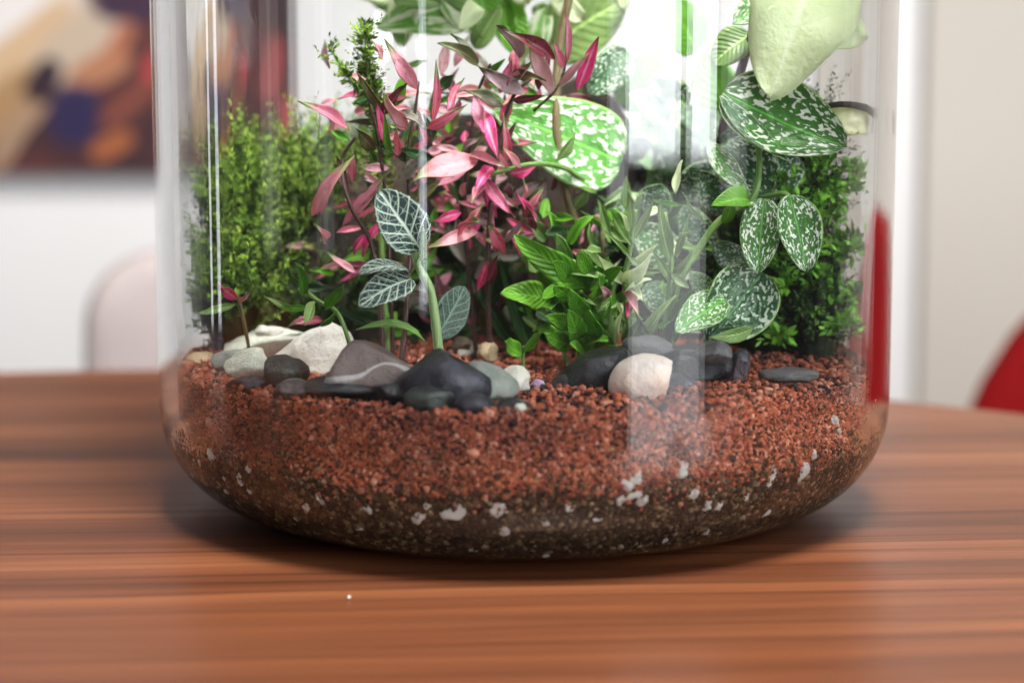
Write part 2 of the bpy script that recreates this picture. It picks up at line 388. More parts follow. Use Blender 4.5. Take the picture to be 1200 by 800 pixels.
def chair(x, y, rz, topz, w, label, col, taper, r):
    e = empty('chair', (x, y, -0.745), label, 'chair'); e.rotation_euler.z = rz
    m = plain('chair_shell', col, 0.75, 0.05); m.node_tree.nodes['Principled BSDF'].inputs['Specular IOR Level'].default_value = 0.12
    h = topz + 0.745 - 0.50
    b = link('backrest', rounded_panel('backrest', w, h, 0.022, r, 0.04, taper), m, e); b.location = (0, 0, 0.50)
    s = link('seat', rounded_panel('seat', w, 0.40, 0.03, 0.10, 0.0), m, e); s.rotation_euler = (R(90), 0, 0); s.location = (0, 0.02, 0.46)
    lm = plain('chair_leg_metal', (0.25, 0.25, 0.26), 0.35)
    leg = lathe('leg', [(0.010, 0), (0.013, 0.46)], 12)
    for sx in (-1, 1):
        for ly in (-0.33, -0.03):
            o = link('leg', leg, lm, e); o.location = (sx * (w / 2 - 0.06), ly, 0)
            if sx < 0: pass
    for sx in (-1, 1):
        o = link('back_post', lathe('back_post', [(0.010, 0), (0.010, 0.14)], 12), lm, e); o.location = (sx * (w / 2 - 0.07), 0.012, 0.44)
    return e
chair(-0.037, 0.46, 0, 0.018, 0.36, 'grey mauve chair back with rounded corner standing behind the table on the left', (0.37, 0.315, 0.31), 0.05, 0.035)
chair(0.414, 0.42, R(-10), 0.030, 0.46, 'red chair back with slanting edge standing behind the table on the right', (0.14, 0.0003, 0.001), 0.16, 0.12)

def picture_mat():
    n = N('picture_print'); co = n.coord('Object')
    sx = n.new('ShaderNodeSeparateXYZ'); n.con(co, sx.inputs[0]); X, Z = sx.outputs[0], sx.outputs[2]
    warp = n.noise(co, 9, 2)
    def blob(cx, cz, a, rx, rz, soft=0.5):
        x = n.math('SUBTRACT', X, cx); z = n.math('SUBTRACT', n.math('ADD', Z, n.math('MULTIPLY', n.math('SUBTRACT', warp, 0.5), 0.03)), cz)
        ca, sa = math.cos(R(a)), math.sin(R(a))
        u = n.math('DIVIDE', n.math('ADD', n.math('MULTIPLY', x, ca), n.math('MULTIPLY', z, sa)), rx)
        v = n.math('DIVIDE', n.math('SUBTRACT', n.math('MULTIPLY', z, ca), n.math('MULTIPLY', x, sa)), rz)
        d = n.math('ADD', n.math('POWER', n.math('ABSOLUTE', u), 3.0), n.math('POWER', n.math('ABSOLUTE', v), 3.0))
        return n.smooth(d, 1.0 + soft, 1.0 - soft)
    f = n.noise(co, 14, 3)
    c = n.ramp(f, [(0.35, (0.045, 0.018, 0.025)), (0.55, (0.12, 0.035, 0.035)), (0.7, (0.20, 0.06, 0.045))])
    # picture-local metres: 1 photo pixel is about 0.63 mm here, origin at lower edge x=100px
    k = 0.00058
    def B(px, py, a, rx, rz, col, soft=0.5):
        nonlocal c
        c = n.mix(blob((px - 100) * k, (205 - py) * k, a, rx * k, rz * k, soft), c, col)
    B(10, 20, 35, 90, 70, (0.92, 0.98, 1.0), 0.3)
    B(20, 70, 42, 95, 24, (0.72, 0.56, 0.36))
    B(5, 130, 45, 60, 22, (0.45, 0.30, 0.15))
    B(95, 55, 38, 62, 30, (0.62, 0.55, 0.44))
    B(115, 85, 30, 40, 16, (0.50, 0.24, 0.13))
    B(20, 160, 50, 50, 12, (0.42, 0.30, 0.20))
    B(50, 100, 60, 30, 16, (0.03, 0.013, 0.025))
    B(85, 140, 80, 38, 28, (0.022, 0.016, 0.085))
    B(150, 10, 0, 40, 20, (0.05, 0.02, 0.06))
    B(140, 50, 60, 25, 10, (0.50, 0.20, 0.11))
    B(178, 85, 80, 20, 10, (0.55, 0.06, 0.08))
    B(128, 178, 25, 26, 13, (0.42, 0.14, 0.045))
    B(150, 125, 40, 40, 9, (0.28, 0.08, 0.05))
    B(240, 90, 70, 40, 22, (0.35, 0.07, 0.07))
    B(265, 140, 85, 24, 10, (0.55, 0.12, 0.14))
    n.base(n.mix(1.0, c, (0.80, 0.70, 0.66), 'MULTIPLY')); n.rough(0.5)
    return n.m
pl = P(100, 205, WY - 0.03)
pic = link('wall_picture', box_mesh('wall_picture', -0.23, 0.104, 0.012, 0.026, 0.0, 0.32), picture_mat(), smooth=False)
pic.location = pl; tag(pic, 'colourful blurred picture with tan, indigo and orange shapes on the white wall', 'picture')

# ------------------------------------------------------------------ glass jar
RO, RI = 0.1005, 0.0955
def prof_outer():
    p = [(0.0, 0.0025), (0.045, 0.0022), (0.056, 0.0010), (0.0595, 0.0), (0.063, 0.0003), (0.067, 0.0007), (0.0705, 0.0012)]
    for i in range(1, 15):
        a = R(90 * i / 14); p.append((0.0705 + 0.030 * math.sin(a), 0.0012 + 0.0289 * (1 - math.cos(a))))
    return p
def prof_inner():
    p = [(0.0, 0.0051), (0.050, 0.0046)]
    for i in range(0, 15):
        a = R(90 * i / 14); p.append((0.068 + (RI - 0.068) * math.sin(a), 0.0043 + 0.0270 * (1 - math.cos(a))))
    return p
H = 0.245
CREASE = [(math.asin((x - 614) / 440.0), wd, g) for x, wd, g in ((226, .012, 1), (245, .01, -1), (262, .012, 1.6), (292, .01, 1.2), (320, .014, -1), (345, .01, .7), (372, .012, .8), (400, .009, -1.4), (448, .012, .6), (487, .010, 1.5), (505, .010, -1.0),
          (590, .012, .4), (648, .009, 1.0), (662, .009, -.9), (788, .010, .9), (848, .012, .5), (935, .010, .8), (960, .008, .9), (990, .012, -1.0), (1004, .01, .9))]
def ripple(a, amp):
    # shallow vertical striations of blown glass, stronger on the left flank (a measured from -Y toward +X)
    left = 0.3 + 0.8 / (1 + math.exp((a + 0.45) * 7))
    s = 0
    for k, (fr, ph, g) in enumerate(((13, .3, 1.3), (23, 1.1, 1.0), (37, 2.3, .5))):
        s += g * math.sin(fr * a + ph + 1.7 * math.sin(5 * a + k))
    s *= left
    for c, wd, g in CREASE:
        d = (a - c) / wd
        if abs(d) < 4: s += 2.2 * g * math.exp(-d * d)
    return amp * s
SEG = 1500
def jar():
    po = prof_outer(); pi_ = prof_inner()
    zo = [z for z in np.linspace(0.040, H - 0.004, 22)]
    po += [(RO, z) for z in zo] + [(RO - 0.0015, H - 0.001), (RO - 0.0037, H)]
    pi_ += [(RI, z) for z in zo] + [(RI + 0.0015, H - 0.001), (RO - 0.0037, H)]
    prof = po + pi_[::-1][1:]
    nout = len(po)
    v = [(0, 0, prof[0][1])]; rings = []
    A = [2 * math.pi * i / SEG - math.pi for i in range(SEG)]
    ro = [ripple(a, 0.0000022) for a in A]; rin = [ripple(a, 0.0000007) for a in A]
    for j, (r, z) in enumerate(prof[1:-1]):
        st = len(v); rings.append(st)
        fade = max(0.0, min(1.0, (z - 0.018) / 0.02))
        for i, a in enumerate(A):
            rr = r + fade * (ro[i] if j < nout - 1 else rin[i])
            v.append((rr * math.sin(a), -rr * math.cos(a), z))
    v.append((0, 0, prof[-1][1])); last = len(v) - 1
    f = []
    for i in range(SEG):
        k = (i + 1) % SEG; f.append((0, rings[0] + k, rings[0] + i)); f.append((last, rings[-1] + i, rings[-1] + k))
    for a, b in zip(rings[:-1], rings[1:]):
        for i in range(SEG):
            k = (i + 1) % SEG; f.append((a + i, a + k, b + k, b + i))
    return mesh('glass_jar', v, f)
gj = link('glass_jar', jar(), M_glass)
tag(gj, 'large clear glass terrarium jar with a rounded foot on the wood table', 'jar')

# ------------------------------------------------------------------ soil
def inner_r(z):
    if z > 0.0313: return RI
    c = 1 - (max(z, 0.0044) - 0.0043) / 0.0270
    return 0.068 + (RI - 0.068) * math.sqrt(max(0, 1 - c * c))
def outer_r(z):
    if z > 0.0301: return RO
    c = 1 - (max(z, 0.0013) - 0.0012) / 0.0289
    return 0.0705 + 0.030 * math.sqrt(max(0, 1 - c * c))
def wet(z):                 # how far packed soil presses against the glass at this height (metres)
    return 0.0006 * max(0.0, min(1.0, (0.030 - z) / 0.008))
def zs(x, y):
    return 0.0415 + 0.0022 * mnoise.noise(Vector((x * 45, y * 45, 0.3))) + 0.02 * max(0, y)
def soil_mesh():
    seg = 128; v = []; f = []; rows = []
    for z in np.linspace(0.0046, 0.0385, 26):
        r = inner_r(z) - 0.0012 + 2.3 * wet(z); rows.append(len(v))
        for i in range(seg):
            a = 2 * math.pi * i / seg; v.append((r * math.cos(a), r * math.sin(a), z))
    for q in (1.0, 0.97, 0.85, 0.7, 0.5, 0.3, 0.12):
        rows.append(len(v))
        for i in range(seg):
            a = 2 * math.pi * i / seg; x, y = q * (RI - 0.0012) * math.cos(a), q * (RI - 0.0012) * math.sin(a)
            v.append((x, y, zs(x, y) - 0.0006))
    for a, b in zip(rows[:-1], rows[1:]):
        for i in range(seg):
            k = (i + 1) % seg; f.append((a + i, a + k, b + k, b + i))
    f.append(tuple(rows[0] + i for i in range(seg))[::-1]); f.append(tuple(rows[-1] + i for i in range(seg)))
    return mesh('soil', v, f)
tag(link('soil', soil_mesh(), soil_mat()), 'layered soil filling the bottom of the glass jar, red over dark brown', kind='structure')

_phi = (1 + 5 ** .5) / 2
ICO_V = np.array([(-1, _phi, 0), (1, _phi, 0), (-1, -_phi, 0), (1, -_phi, 0), (0, -1, _phi), (0, 1, _phi), (0, -1, -_phi), (0, 1, -_phi), (_phi, 0, -1), (_phi, 0, 1), (-_phi, 0, -1), (-_phi, 0, 1)]) / math.sqrt(1 + _phi ** 2)
ICO_F = np.array([(0, 11, 5), (0, 5, 1), (0, 1, 7), (0, 7, 10), (0, 10, 11), (1, 5, 9), (5, 11, 4), (11, 10, 2), (10, 7, 6), (7, 1, 8), (3, 9, 4), (3, 4, 2), (3, 2, 6), (3, 6, 8), (3, 8, 9), (4, 9, 5), (2, 4, 11), (6, 2, 10), (8, 6, 7), (9, 8, 1)])
def np_mesh(name, v, f):
    me = bpy.data.meshes.new(name); nv, nf = len(v), len(f)
    me.vertices.add(nv); me.vertices.foreach_set('co', v.astype(np.float32).ravel())
    me.loops.add(nf * 3); me.loops.foreach_set('vertex_index', f.astype(np.int32).ravel())
    me.polygons.add(nf); me.polygons.foreach_set('loop_start', np.arange(0, nf * 3, 3, dtype=np.int32))
    try: me.polygons.foreach_set('loop_total', np.full(nf, 3, dtype=np.int32))
    except Exception: pass
    me.update(calc_edges=True); me.validate()
    return me
def grains(name, pos, size):
    n = len(pos)
    sc = size[:, None, None] * (0.65 + 0.7 * rng.random((n, 1, 3)))
    q = rng.normal(size=(n, 3, 3)); q, _ = np.linalg.qr(q)
    v = ICO_V[None] * (0.72 + 0.56 * rng.random((n, 12, 1)))
    v = np.einsum('nij,nkj->nki', q, v * sc) + pos[:, None, :]
    f = ICO_F[None] + (np.arange(n) * 12)[:, None, None]
    return np_mesh(name, v.reshape(-1, 3), f.reshape(-1, 3))
def side_points(n, z0, z1, jit, rmax):
    a = rng.random(n) * 2 * math.pi; z = z0 + (z1 - z0) * rng.random(n)
    s = rng.random(n) ** 2.4 * rmax * 1.5 + 0.00024
    r = np.array([inner_r(q) + 2.6 * wet(q) * (0.6 + 0.4 * g) for q, g in zip(z, rng.random(n))]) - s * 1.15 - rng.random(n) * jit - 0.0002
    return np.stack([r * np.cos(a), r * np.sin(a), z], 1), s, a
p1, s1, a1 = side_points(56000, 0.0185, 0.042, 0.0004, 0.00043)
def layer(a): return 0.0238 + np.array([0.0042 * mnoise.noise(Vector((2.6 * math.cos(q), 2.6 * math.sin(q), 1.0))) + 0.0022 * mnoise.noise(Vector((9 * math.cos(q), 9 * math.sin(q), 5.0))) for q in a]) + 0.0045 * np.abs(np.cos(a)) ** 3
b1 = layer(a1) + rng.normal(0, 0.0017, len(a1)) - 0.008 * (rng.random(len(a1)) < 0.06)
top_ok = np.array([zs(x, y) for x, y, z in p1]); keep = (p1[:, 2] > b1) & (p1[:, 2] < top_ok + 0.0003); p1, s1 = p1[keep], s1[keep]
rr = (RI - 0.0016) * np.sqrt(rng.random(22000)); aa = rng.random(22000) * 2 * math.pi
x, y = rr * np.cos(aa), rr * np.sin(aa); s2 = rng.random(22000) ** 1.5 * 0.0009 + 0.00024
p2 = np.stack([x, y, np.array([zs(a, b) for a, b in zip(x, y)]) + rng.random(22000) * 0.0012 - 0.0004], 1)
s2 = np.minimum(s2, (RI - rr) * 0.5)
big = rng.random(len(s1)) < 0.012; s1[big] = 0.0009 + 0.0007 * rng.random(big.sum()); p1[big, :2] *= 0.992
tag(link('red_gravel', grains('red_gravel', np.concatenate([p1, p2]), np.concatenate([s1, s2])), M_redgrain, smooth=False), 'crumbly brick red volcanic grit forming the upper soil layer', 'gravel', kind='stuff')
p3, s3, a3 = side_points(34000, 0.0050, 0.036, 0.0006, 0.0007)
b3 = layer(a3) + rng.normal(0, 0.0018, len(a3)) + 0.012 * (rng.random(len(a3)) < 0.10)
keep = p3[:, 2] < b3
p3, s3 = p3[keep], s3[keep]
tag(link('potting_soil', grains('potting_soil', p3, s3), M_soilgrain, smooth=False), 'dark brown crumbly potting soil in the lowest layer of the jar', 'soil', kind='stuff')

# ------------------------------------------------------------------ stones
import bmesh
def rock_mesh(name, hx, hy, hz, rough, seed, cuts=0, sub=4):
    bm = bmesh.new(); bmesh.ops.create_icosphere(bm, subdivisions=sub, radius=1)
    rs = random.Random(seed)
    pl = []
    for i in range(cuts):
        d = Vector((rs.gauss(0, 1), rs.gauss(0, 1), rs.gauss(0, 1))).normalized(); pl.append((d, rs.uniform(0.58, 0.80)))
    off = Vector((seed * 3.7, seed * 1.3, seed * 7.1))
    for v in bm.verts:
        p = v.co.copy()
        for d, t in pl:
            e = p.dot(d) - t
            if e > 0: p -= d * e * 0.96
        k = 1 + rough * mnoise.noise(p * 1.3 + off) + rough * 0.35 * mnoise.noise(p * 3.4 + off) + rough * 0.12 * mnoise.noise(p * 9 + off)
        v.co = Vector((p.x * hx, p.y * hy, p.z * hz)) * k
    me = bpy.data.meshes.new(name); bm.to_mesh(me); bm.free(); return me
MS = dict(
    black=stone_mat('black_stone', (0.010, 0.011, 0.015), (0.030, 0.033, 0.042), 0.28, 160, coat=0.25),
    navy=stone_mat('navy_black_stone', (0.012, 0.013, 0.022), (0.038, 0.042, 0.062), 0.35, 110, coat=0.2),
    green=stone_mat('dark_green_stone', (0.018, 0.026, 0.024), (0.055, 0.075, 0.068), 0.42, 130, coat=0.2),
    white=stone_mat('white_stone', (0.72, 0.69, 0.60), (0.86, 0.84, 0.77), 0.55, 90),
    pale=stone_mat('pale_grey_green_stone', (0.56, 0.59, 0.49), (0.72, 0.74, 0.64), 0.55, 90),
    grey=stone_mat('grey_green_stone', (0.20, 0.23, 0.21), (0.32, 0.35, 0.31), 0.5, 110),
    tan=stone_mat('tan_stone', (0.36, 0.27, 0.15), (0.55, 0.44, 0.28), 0.55, 140),
    mauve=stone_mat('mauve_brown_stone', (0.13, 0.095, 0.090), (0.23, 0.175, 0.165), 0.4, 120, vein=(0.55, 0.52, 0.52), coat=0.1),
    peach=stone_mat('white_peach_stone', (0.82, 0.78, 0.74), (0.74, 0.52, 0.40), 0.5, 45),
    slate=stone_mat('slate_grey_stone', (0.07, 0.07, 0.075), (0.15, 0.145, 0.15), 0.45, 130),
    brown=stone_mat('mottled_brown_stone', (0.16, 0.11, 0.07), (0.40, 0.31, 0.22), 0.55, 260),
    pinkst=stone_mat('pinkish_stone', (0.48, 0.24, 0.18), (0.66, 0.42, 0.33), 0.6, 160),
    purple=stone_mat('violet_stone', (0.40, 0.26, 0.50), (0.62, 0.50, 0.70), 0.3, 160),
)
_seed = [1]
def stone(px, py, wpx, hpx, m, label, cuts=0, rough=0.16, roll=0.0, dY=0.0, depth=None, Y=None):
    _seed[0] += 1
    pb = Pz(px, py + hpx * 0.42, 0.0425) if Y is None else None
    Yf = (pb.y if Y is None else Y) + dY
    s = scale_at(Yf); hx, hz = wpx / 2 * s * 1.09, hpx / 2 * s * 1.12
    hy = depth * s / 2 if depth else (hx * 0.45 + hz * 0.55)
    Yc = Yf + hy * (0.8 if Y is None else 0)
    py += hpx * 0.06
    c = P(px, py, Yc)
    rmax = RI - 0.0008
    for _ in range(40):
        far = math.hypot(abs(c.x) + hx * 0.9 * abs(c.x) / max(1e-6, math.hypot(c.x, c.y)), abs(c.y) + hy * 0.95 * abs(c.y) / max(1e-6, math.hypot(c.x, c.y)))
        if far < rmax: break
        Yc += 0.0015; c = P(px, py, Yc)
    o = link('stone', rock_mesh('stone', hx, hy, hz, rough, _seed[0], cuts), MS[m])
    o.location = c; o.rotation_euler = (0, roll, 0)
    tag(o, label, 'stone', 'stones laid across the soil')
    return o
stone(232, 424, 46, 26, 'tan', 'sandy tan stone at the far left end of the stone row', 3, roll=R(-12))
stone(226, 404, 46, 18, 'black', 'flat black stone behind the tan stone at the far left', 2)
stone(263, 404, 48, 20, 'black', 'glossy black stone touching the left end of the pale stones', 3, roll=R(-8))
stone(274, 420, 54, 24, 'grey', 'low grey green pebble right of the sandy tan stone', 2, roll=R(-6))
stone(312, 404, 104, 38, 'pale', 'long pale grey green stone left of the big white stone', 2, roll=R(-10))
stone(300, 426, 58, 38, 'pale', 'short pale stone under the long pale grey green stone', 3)
stone(317, 387, 32, 18, 'white', 'small white stone with a dark hollow on top of the pale stones', 4, Y=-0.012)
stone(370, 406, 96, 60, 'white', 'largest white stone, beside the mauve brown stone', 3, roll=R(-8))
stone(338, 434, 52, 40, 'green', 'dark green stone under the largest white stone', 3)
stone(296, 447, 42, 18, 'navy', 'small flat blue black stone low in front of the pale stones', 2)
stone(402, 452, 100, 30, 'black', 'long black stone lying under the mauve brown stone', 3)
stone(432, 432, 108, 76, 'mauve', 'big mauve brown stone crossed by a white vein', 5, 0.10, roll=R(6))
stone(526, 441, 104, 74, 'navy', 'big blue black stone right of the mauve brown stone', 5, 0.12, roll=R(10))
stone(505, 464, 56, 28, 'green', 'low dark green stone in front of the big blue black stone', 3)
stone(574, 448, 66, 46, 'grey', 'grey green slanting stone right of the big blue black stone', 4, roll=R(24))
stone(600, 444, 50, 34, 'white', 'white angular stone beside the grey green slanting stone', 5, roll=R(-8))
stone(602, 478, 44, 30, 'black', 'small black stone below the white angular stone', 3)
stone(607, 475, 20, 18, 'pale', 'tiny pale pebble in front of the small black stone', 3, dY=-0.004)
stone(572, 412, 24, 26, 'tan', 'small upright tan pebble near the green seedling', 3)
stone(541, 403, 26, 18, 'brown', 'mottled brown pebble left of the upright tan pebble', 2, 0.25)
stone(544, 412, 16, 10, 'white', 'tiny white pebble below the mottled brown pebble', 2)
stone(559, 409, 16, 14, 'white', 'tiny white pebble touching the upright tan pebble', 3)
stone(470, 455, 44, 26, 'black', 'dark stone wedged between the mauve brown and the big blue black stones', 4, roll=R(14))
stone(556, 472, 46, 26, 'navy', 'low blue black stone under the grey green slanting stone', 4)
stone(352, 452, 40, 20, 'slate', 'small slate stone between the dark green and the long black stones', 3)
stone(668, 446, 40, 20, 'black', 'small black stone at the left tip of the black wedge stone', 4)
stone(790, 446, 44, 20, 'navy', 'low blue black stone right of the white and peach stone', 4)
stone(630, 449, 17, 12, 'purple', 'tiny violet pebble right of the white angular stone', 2)
stone(692, 431, 96, 58, 'black', 'black wedge stone left of the white and peach stone', 5, 0.12, roll=R(-22))
stone(757, 404, 56, 26, 'slate', 'rounded slate grey stone behind the white and peach stone', 2, Y=-0.045)
stone(752, 440, 78, 54, 'peach', 'round white and peach stone at the front', 2, 0.08, roll=R(-8))
stone(814, 425, 96, 46, 'black', 'broad black stone right of the white and peach stone', 4, 0.12)
stone(833, 410, 42, 26, 'slate', 'grey brown stone on top of the broad black stone', 4, Y=-0.052)
stone(862, 428, 24, 40, 'navy', 'narrow upright blue black stone ending the right stone group', 3, roll=R(12))
stone(916, 437, 70, 16, 'slate', 'flat dark stone half sunk in red grit at the right', 3)
stone(889, 396, 12, 14, 'tan', 'tiny cream pebble under the drooping spotted leaves', 2)
stone(902, 400, 24, 14, 'brown', 'little brown pebble right of the tiny cream pebble', 3)
stone(985, 467, 24, 18, 'pinkst', 'pinkish pebble pressed against the glass at the right', 4, 0.25)

# perlite
M_perl = stone_mat('white_perlite', (0.70, 0.68, 0.64), (0.86, 0.84, 0.80), 0.8, 400)
perl = [rock_mesh('perlite', 1, 0.8, 0.85, 0.50, 50 + i, 4, 3) for i in range(7)]
spots = [(205, 510, 11), (204, 522, 11), (246, 533, 15), (233, 541, 9), (280, 560, 16), (290, 548, 10), (292, 575, 10), (264, 574, 10), (262, 560, 7), (376, 582, 16), (358, 592, 12),
         (430, 594, 14), (488, 601, 22), (501, 592, 10), (533, 596, 30), (585, 593, 27), (590, 618, 18), (728, 585, 12), (735, 568, 14), (746, 560, 16), (741, 580, 20), (753, 582, 18), (800, 552, 16), (815, 576, 15), (830, 590, 14),
         (843, 590, 12), (875, 580, 12), (906, 560, 17), (943, 552, 19), (980, 492, 10), (985, 505, 7), (955, 532, 10), (640, 612, 9), (668, 594, 12), (700, 608, 10), (420, 617, 10), (346, 606, 9), (455, 640, 9), (555, 643, 9), (640, 652, 9), (780, 632, 10), (830, 622, 9), (900, 600, 10), (240, 580, 9), (224, 555, 8)]
for i, (px, py, sz) in enumerate(spots):
    # march to the inside of the glass
    d = ray(px, py).normalized(); t = 0.45
    while t < 0.75:
        q = CAM + d * t
        if q.z < 0.0018 or math.hypot(q.x, q.y) < outer_r(q.z): break
        t += 0.0002
    dr = (outer_r(q.z + 0.0004) - outer_r(q.z - 0.0004)) / 0.0008
    nn = Vector((q.x, q.y, 0)).normalized(); nn = Vector((nn.x, nn.y, -dr)).normalized()
    ci = max(0.02, -d.dot(nn)); eta = 1 / 1.5; d2 = d * eta + nn * (eta * ci - math.sqrt(1 - eta * eta * (1 - ci * ci)))
    p0 = q.copy(); t = 0
    while t < 0.02:
        q = p0 + d2 * t
        if q.z < 0.0050 or math.hypot(q.x, q.y) < inner_r(q.z) + 0.0008: break
        t += 0.0002
    s = sz / 2 * scale_at(q.y) * 1.28
    o = bpy.data.objects.new('perlite_crumb', perl[i % 7]); C.objects.link(o)
    if not perl[i % 7].materials: perl[i % 7].materials.append(M_perl)
    rad = Vector((q.x, q.y, 0)).normalized(); o.location = q - rad * (s * 0.55)
    o.location.z = max(o.location.z, 0.0052)
    o.scale = (s, s * 0.7, s * 0.9); o.rotation_euler = (0, random.uniform(-1.5, 1.5), random.uniform(-0.4, 0.4))
    tag(o, 'white perlite crumb pressed against the glass in the dark soil', 'perlite', 'white perlite crumbs in the dark soil')

# ------------------------------------------------------------------ plants: leaf and stem builders
def vec(p): return P(*p) if not isinstance(p, Vector) else p
PROF = {
    'lance': lambda t: math.sin(math.pi * t ** 0.8) ** 1.05,
    'oval':  lambda t: math.sin(math.pi * t ** 0.8) ** 0.55,
    'heart': lambda t: (math.sin(math.pi * t ** 0.55) ** 0.62),
    'spoon': lambda t: math.sin(math.pi * t ** 1.6) ** 0.7 * (0.25 + 0.75 * t ** 0.5) if t < 1 else 0,
    'blade': lambda t: min(1, t * 6 + 0.25) * (1 - t ** 3.5),
}
def leaf_geo(base, tip, wid, shape, face, fold, bend, wave, tw, nu, nv, th, curlw, seed):
    a = tip - base; L = a.length; ax = a.normalized()
    n0 = Vector(face).normalized(); n0 = (n0 - ax * n0.dot(ax)).normalized(); s0 = ax.cross(n0).normalized()
    f = PROF[shape]; V = []; UV = []; rs = random.Random(seed); ph = rs.uniform(0, 6)
    for j in range(nv + 1):
        t = j / nv; wv = max(0.012, f(min(max(t, 0.004), 0.996))) * wid / 2
        if t == 1: wv = wid * 0.006
        ang = tw * (t - 0.3); n = n0 * math.cos(ang) + s0 * math.sin(ang); s = s0 * math.cos(ang) - n0 * math.sin(ang)
        c = base + a * t + n0 * (bend * L * math.sin(math.pi * t)) 
        for i in range(nu + 1):
            u = 2 * i / nu - 1; au = abs(u)
            th_ = fold * (0.6 + 0.4 * au)
            if curlw:      # roll the margins inwards as an arc
                K = curlw; xx = math.sin(K * u) / K; zz = (1 - math.cos(K * u)) / K
            else:
                xx = u * math.cos(th_); zz = au * math.sin(th_)
            p = c + s * (xx * wv) + n * (zz * wv + wave * wid * au ** 1.5 * math.sin(9 * t + ph + (1.3 if u > 0 else 0)) + 0.02 * wid * mnoise.noise(Vector((u * 2, t * 4, seed))))
            V.append(p); UV.append((i / nu, t))
    Fc = []; W = nu + 1
    for j in range(nv):
        for i in range(nu): Fc.append((j * W + i, j * W + i + 1, (j + 1) * W + i + 1, (j + 1) * W + i))
    if th > 0:             # closed blade: second skin and a rim
        m = len(V); V2 = [p - n0 * th for p in V]; V += V2; UV += UV
        Fc += [tuple(q + m for q in reversed(ff)) for ff in Fc]
        rim = [i for i in range(W)] + [j * W + nu for j in range(1, nv + 1)] + [nv * W + i for i in range(nu - 1, -1, -1)] + [j * W for j in range(nv - 1, 0, -1)]
        for k in range(len(rim)):
            p, q = rim[k], rim[(k + 1) % len(rim)]; Fc.append((q, p, p + m, q + m))
    return V, Fc, UV
_ls = [0]
def check(p, what):
    r = math.hypot(p.x, p.y)
    if r > RI - 0.0015 and p.z < H:
        k = (RI - 0.002) / r; return Vector((p.x * k, p.y * k, p.z))
    return p
def leaf(root, base, tip, wpx, mat, shape='lance', face=(0.1, -1, 0.35), fold=0.25, bend=0.08, wave=0.03, tw=0.0, nu=8, nv=14, th=0.00025, curl=0.0, name='leaf', label=None):
    _ls[0] += 1
    b, t = check(vec(base), 'b'), check(vec(tip), 't'); w_ = wpx * scale_at((b.y + t.y) / 2)
    V, Fc, UV = leaf_geo(b, t, w_, shape, face, fold, bend, wave, tw, nu, nv, th, curl, _ls[0])
    V = [check(p, '') - root.location for p in V]
    o = link(name, mesh(name, V, Fc, UV), mat, root)
    if label: o['label'] = label
    return o
def catmull(pts, n=6):
    out = []
    for i in range(len(pts) - 1):
        p0 = pts[max(i - 1, 0)]; p1 = pts[i]; p2 = pts[i + 1]; p3 = pts[min(i + 2, len(pts) - 1)]
        for k in range(n):
            t = k / n
            out.append(0.5 * ((2 * p1) + (p2 - p0) * t + (2 * p0 - 5 * p1 + 4 * p2 - p3) * t * t + (3 * p1 - p0 - 3 * p2 + p3) * t ** 3))
    out.append(pts[-1]); return out
def tube_geo(pts, r0, r1, seg=8):
    V = []; Fc = []; UV = []; n = len(pts); up = Vector((0.3, -0.8, 0.5)).normalized()
    for j, p in enumerate(pts):
        d = (pts[min(j + 1, n - 1)] - pts[max(j - 1, 0)]).normalized(); s = d.cross(up)
        s = s.normalized() if s.length > 1e-4 else Vector((1, 0, 0)); q = s.cross(d); r = r0 + (r1 - r0) * j / (n - 1)
        for i in range(seg):
            a = 2 * math.pi * i / seg; V.append(p + s * (r * math.cos(a)) + q * (r * math.sin(a))); UV.append((i / seg, j / n))
    for j in range(n - 1):
        for i in range(seg):
            k = (i + 1) % seg; Fc.append((j * seg + i, j * seg + k, (j + 1) * seg + k, (j + 1) * seg + i))
    Fc.append(tuple(range(seg))[::-1]); Fc.append(tuple((n - 1) * seg + i for i in range(seg)))
    return V, Fc, UV
def stem(root, pts, wpx0, wpx1, mat, name='stem'):
    q = catmull([check(vec(p), '') for p in pts]); s = scale_at(q[0].y) / 2
    V, Fc, UV = tube_geo(q, wpx0 * s, wpx1 * s)
    return link(name, mesh(name, [p - root.location for p in V], Fc, UV), mat, root)
def plant(name, px, Y, label, cat='plant', group=None):
    p = P(px, 410, Y); return empty(name, (p.x, Y, zs(p.x, Y)), label, cat, group)
def ground(px, Y):          # point on the soil under a picture column
    p = P(px, 410, Y); return Vector((p.x, Y, zs(p.x, Y) - 0.002))

# --- white-veined nerve plant (in focus)
r = plant('nerve_plant', 515, -0.055, 'nerve plant with dark teal leaves netted in white veins, front left')
Yn = -0.056
stem(r, [ground(520, Yn), (508, 350, Yn), (492, 312, Yn), (487, 292, Yn)], 13, 8, M_stem_l)
leaf(r, (494, 292, Yn), (446, 222, Yn - 0.004), 60, M_net, 'oval', (0.15, -1, 0.25), 0.18, 0.05, 0.015, nu=14, nv=20)
leaf(r, (482, 318, Yn - 0.002), (424, 320, Yn - 0.012), 34, M_net, 'oval', (0.0, -0.45, 1), 0.2, 0.12, 0.02, nu=12, nv=16)
leaf(r, (484, 326, Yn - 0.002), (424, 358, Yn - 0.012), 44, M_net, 'oval', (-0.2, -1, 0.5), 0.2, 0.10, 0.02, nu=12, nv=16)
leaf(r, (484, 318, Yn), (498, 262, Yn - 0.004), 20, M_ltgreen, 'lance', (0.9, -0.5, 0.2), 0.6, 0.05)
leaf(r, (512, 395, Yn + 0.01), (545, 335, Yn + 0.022), 42, M_netshaded, 'oval', (0.3, -1, 0.2), 0.2, 0.05, nu=12, nv=16)
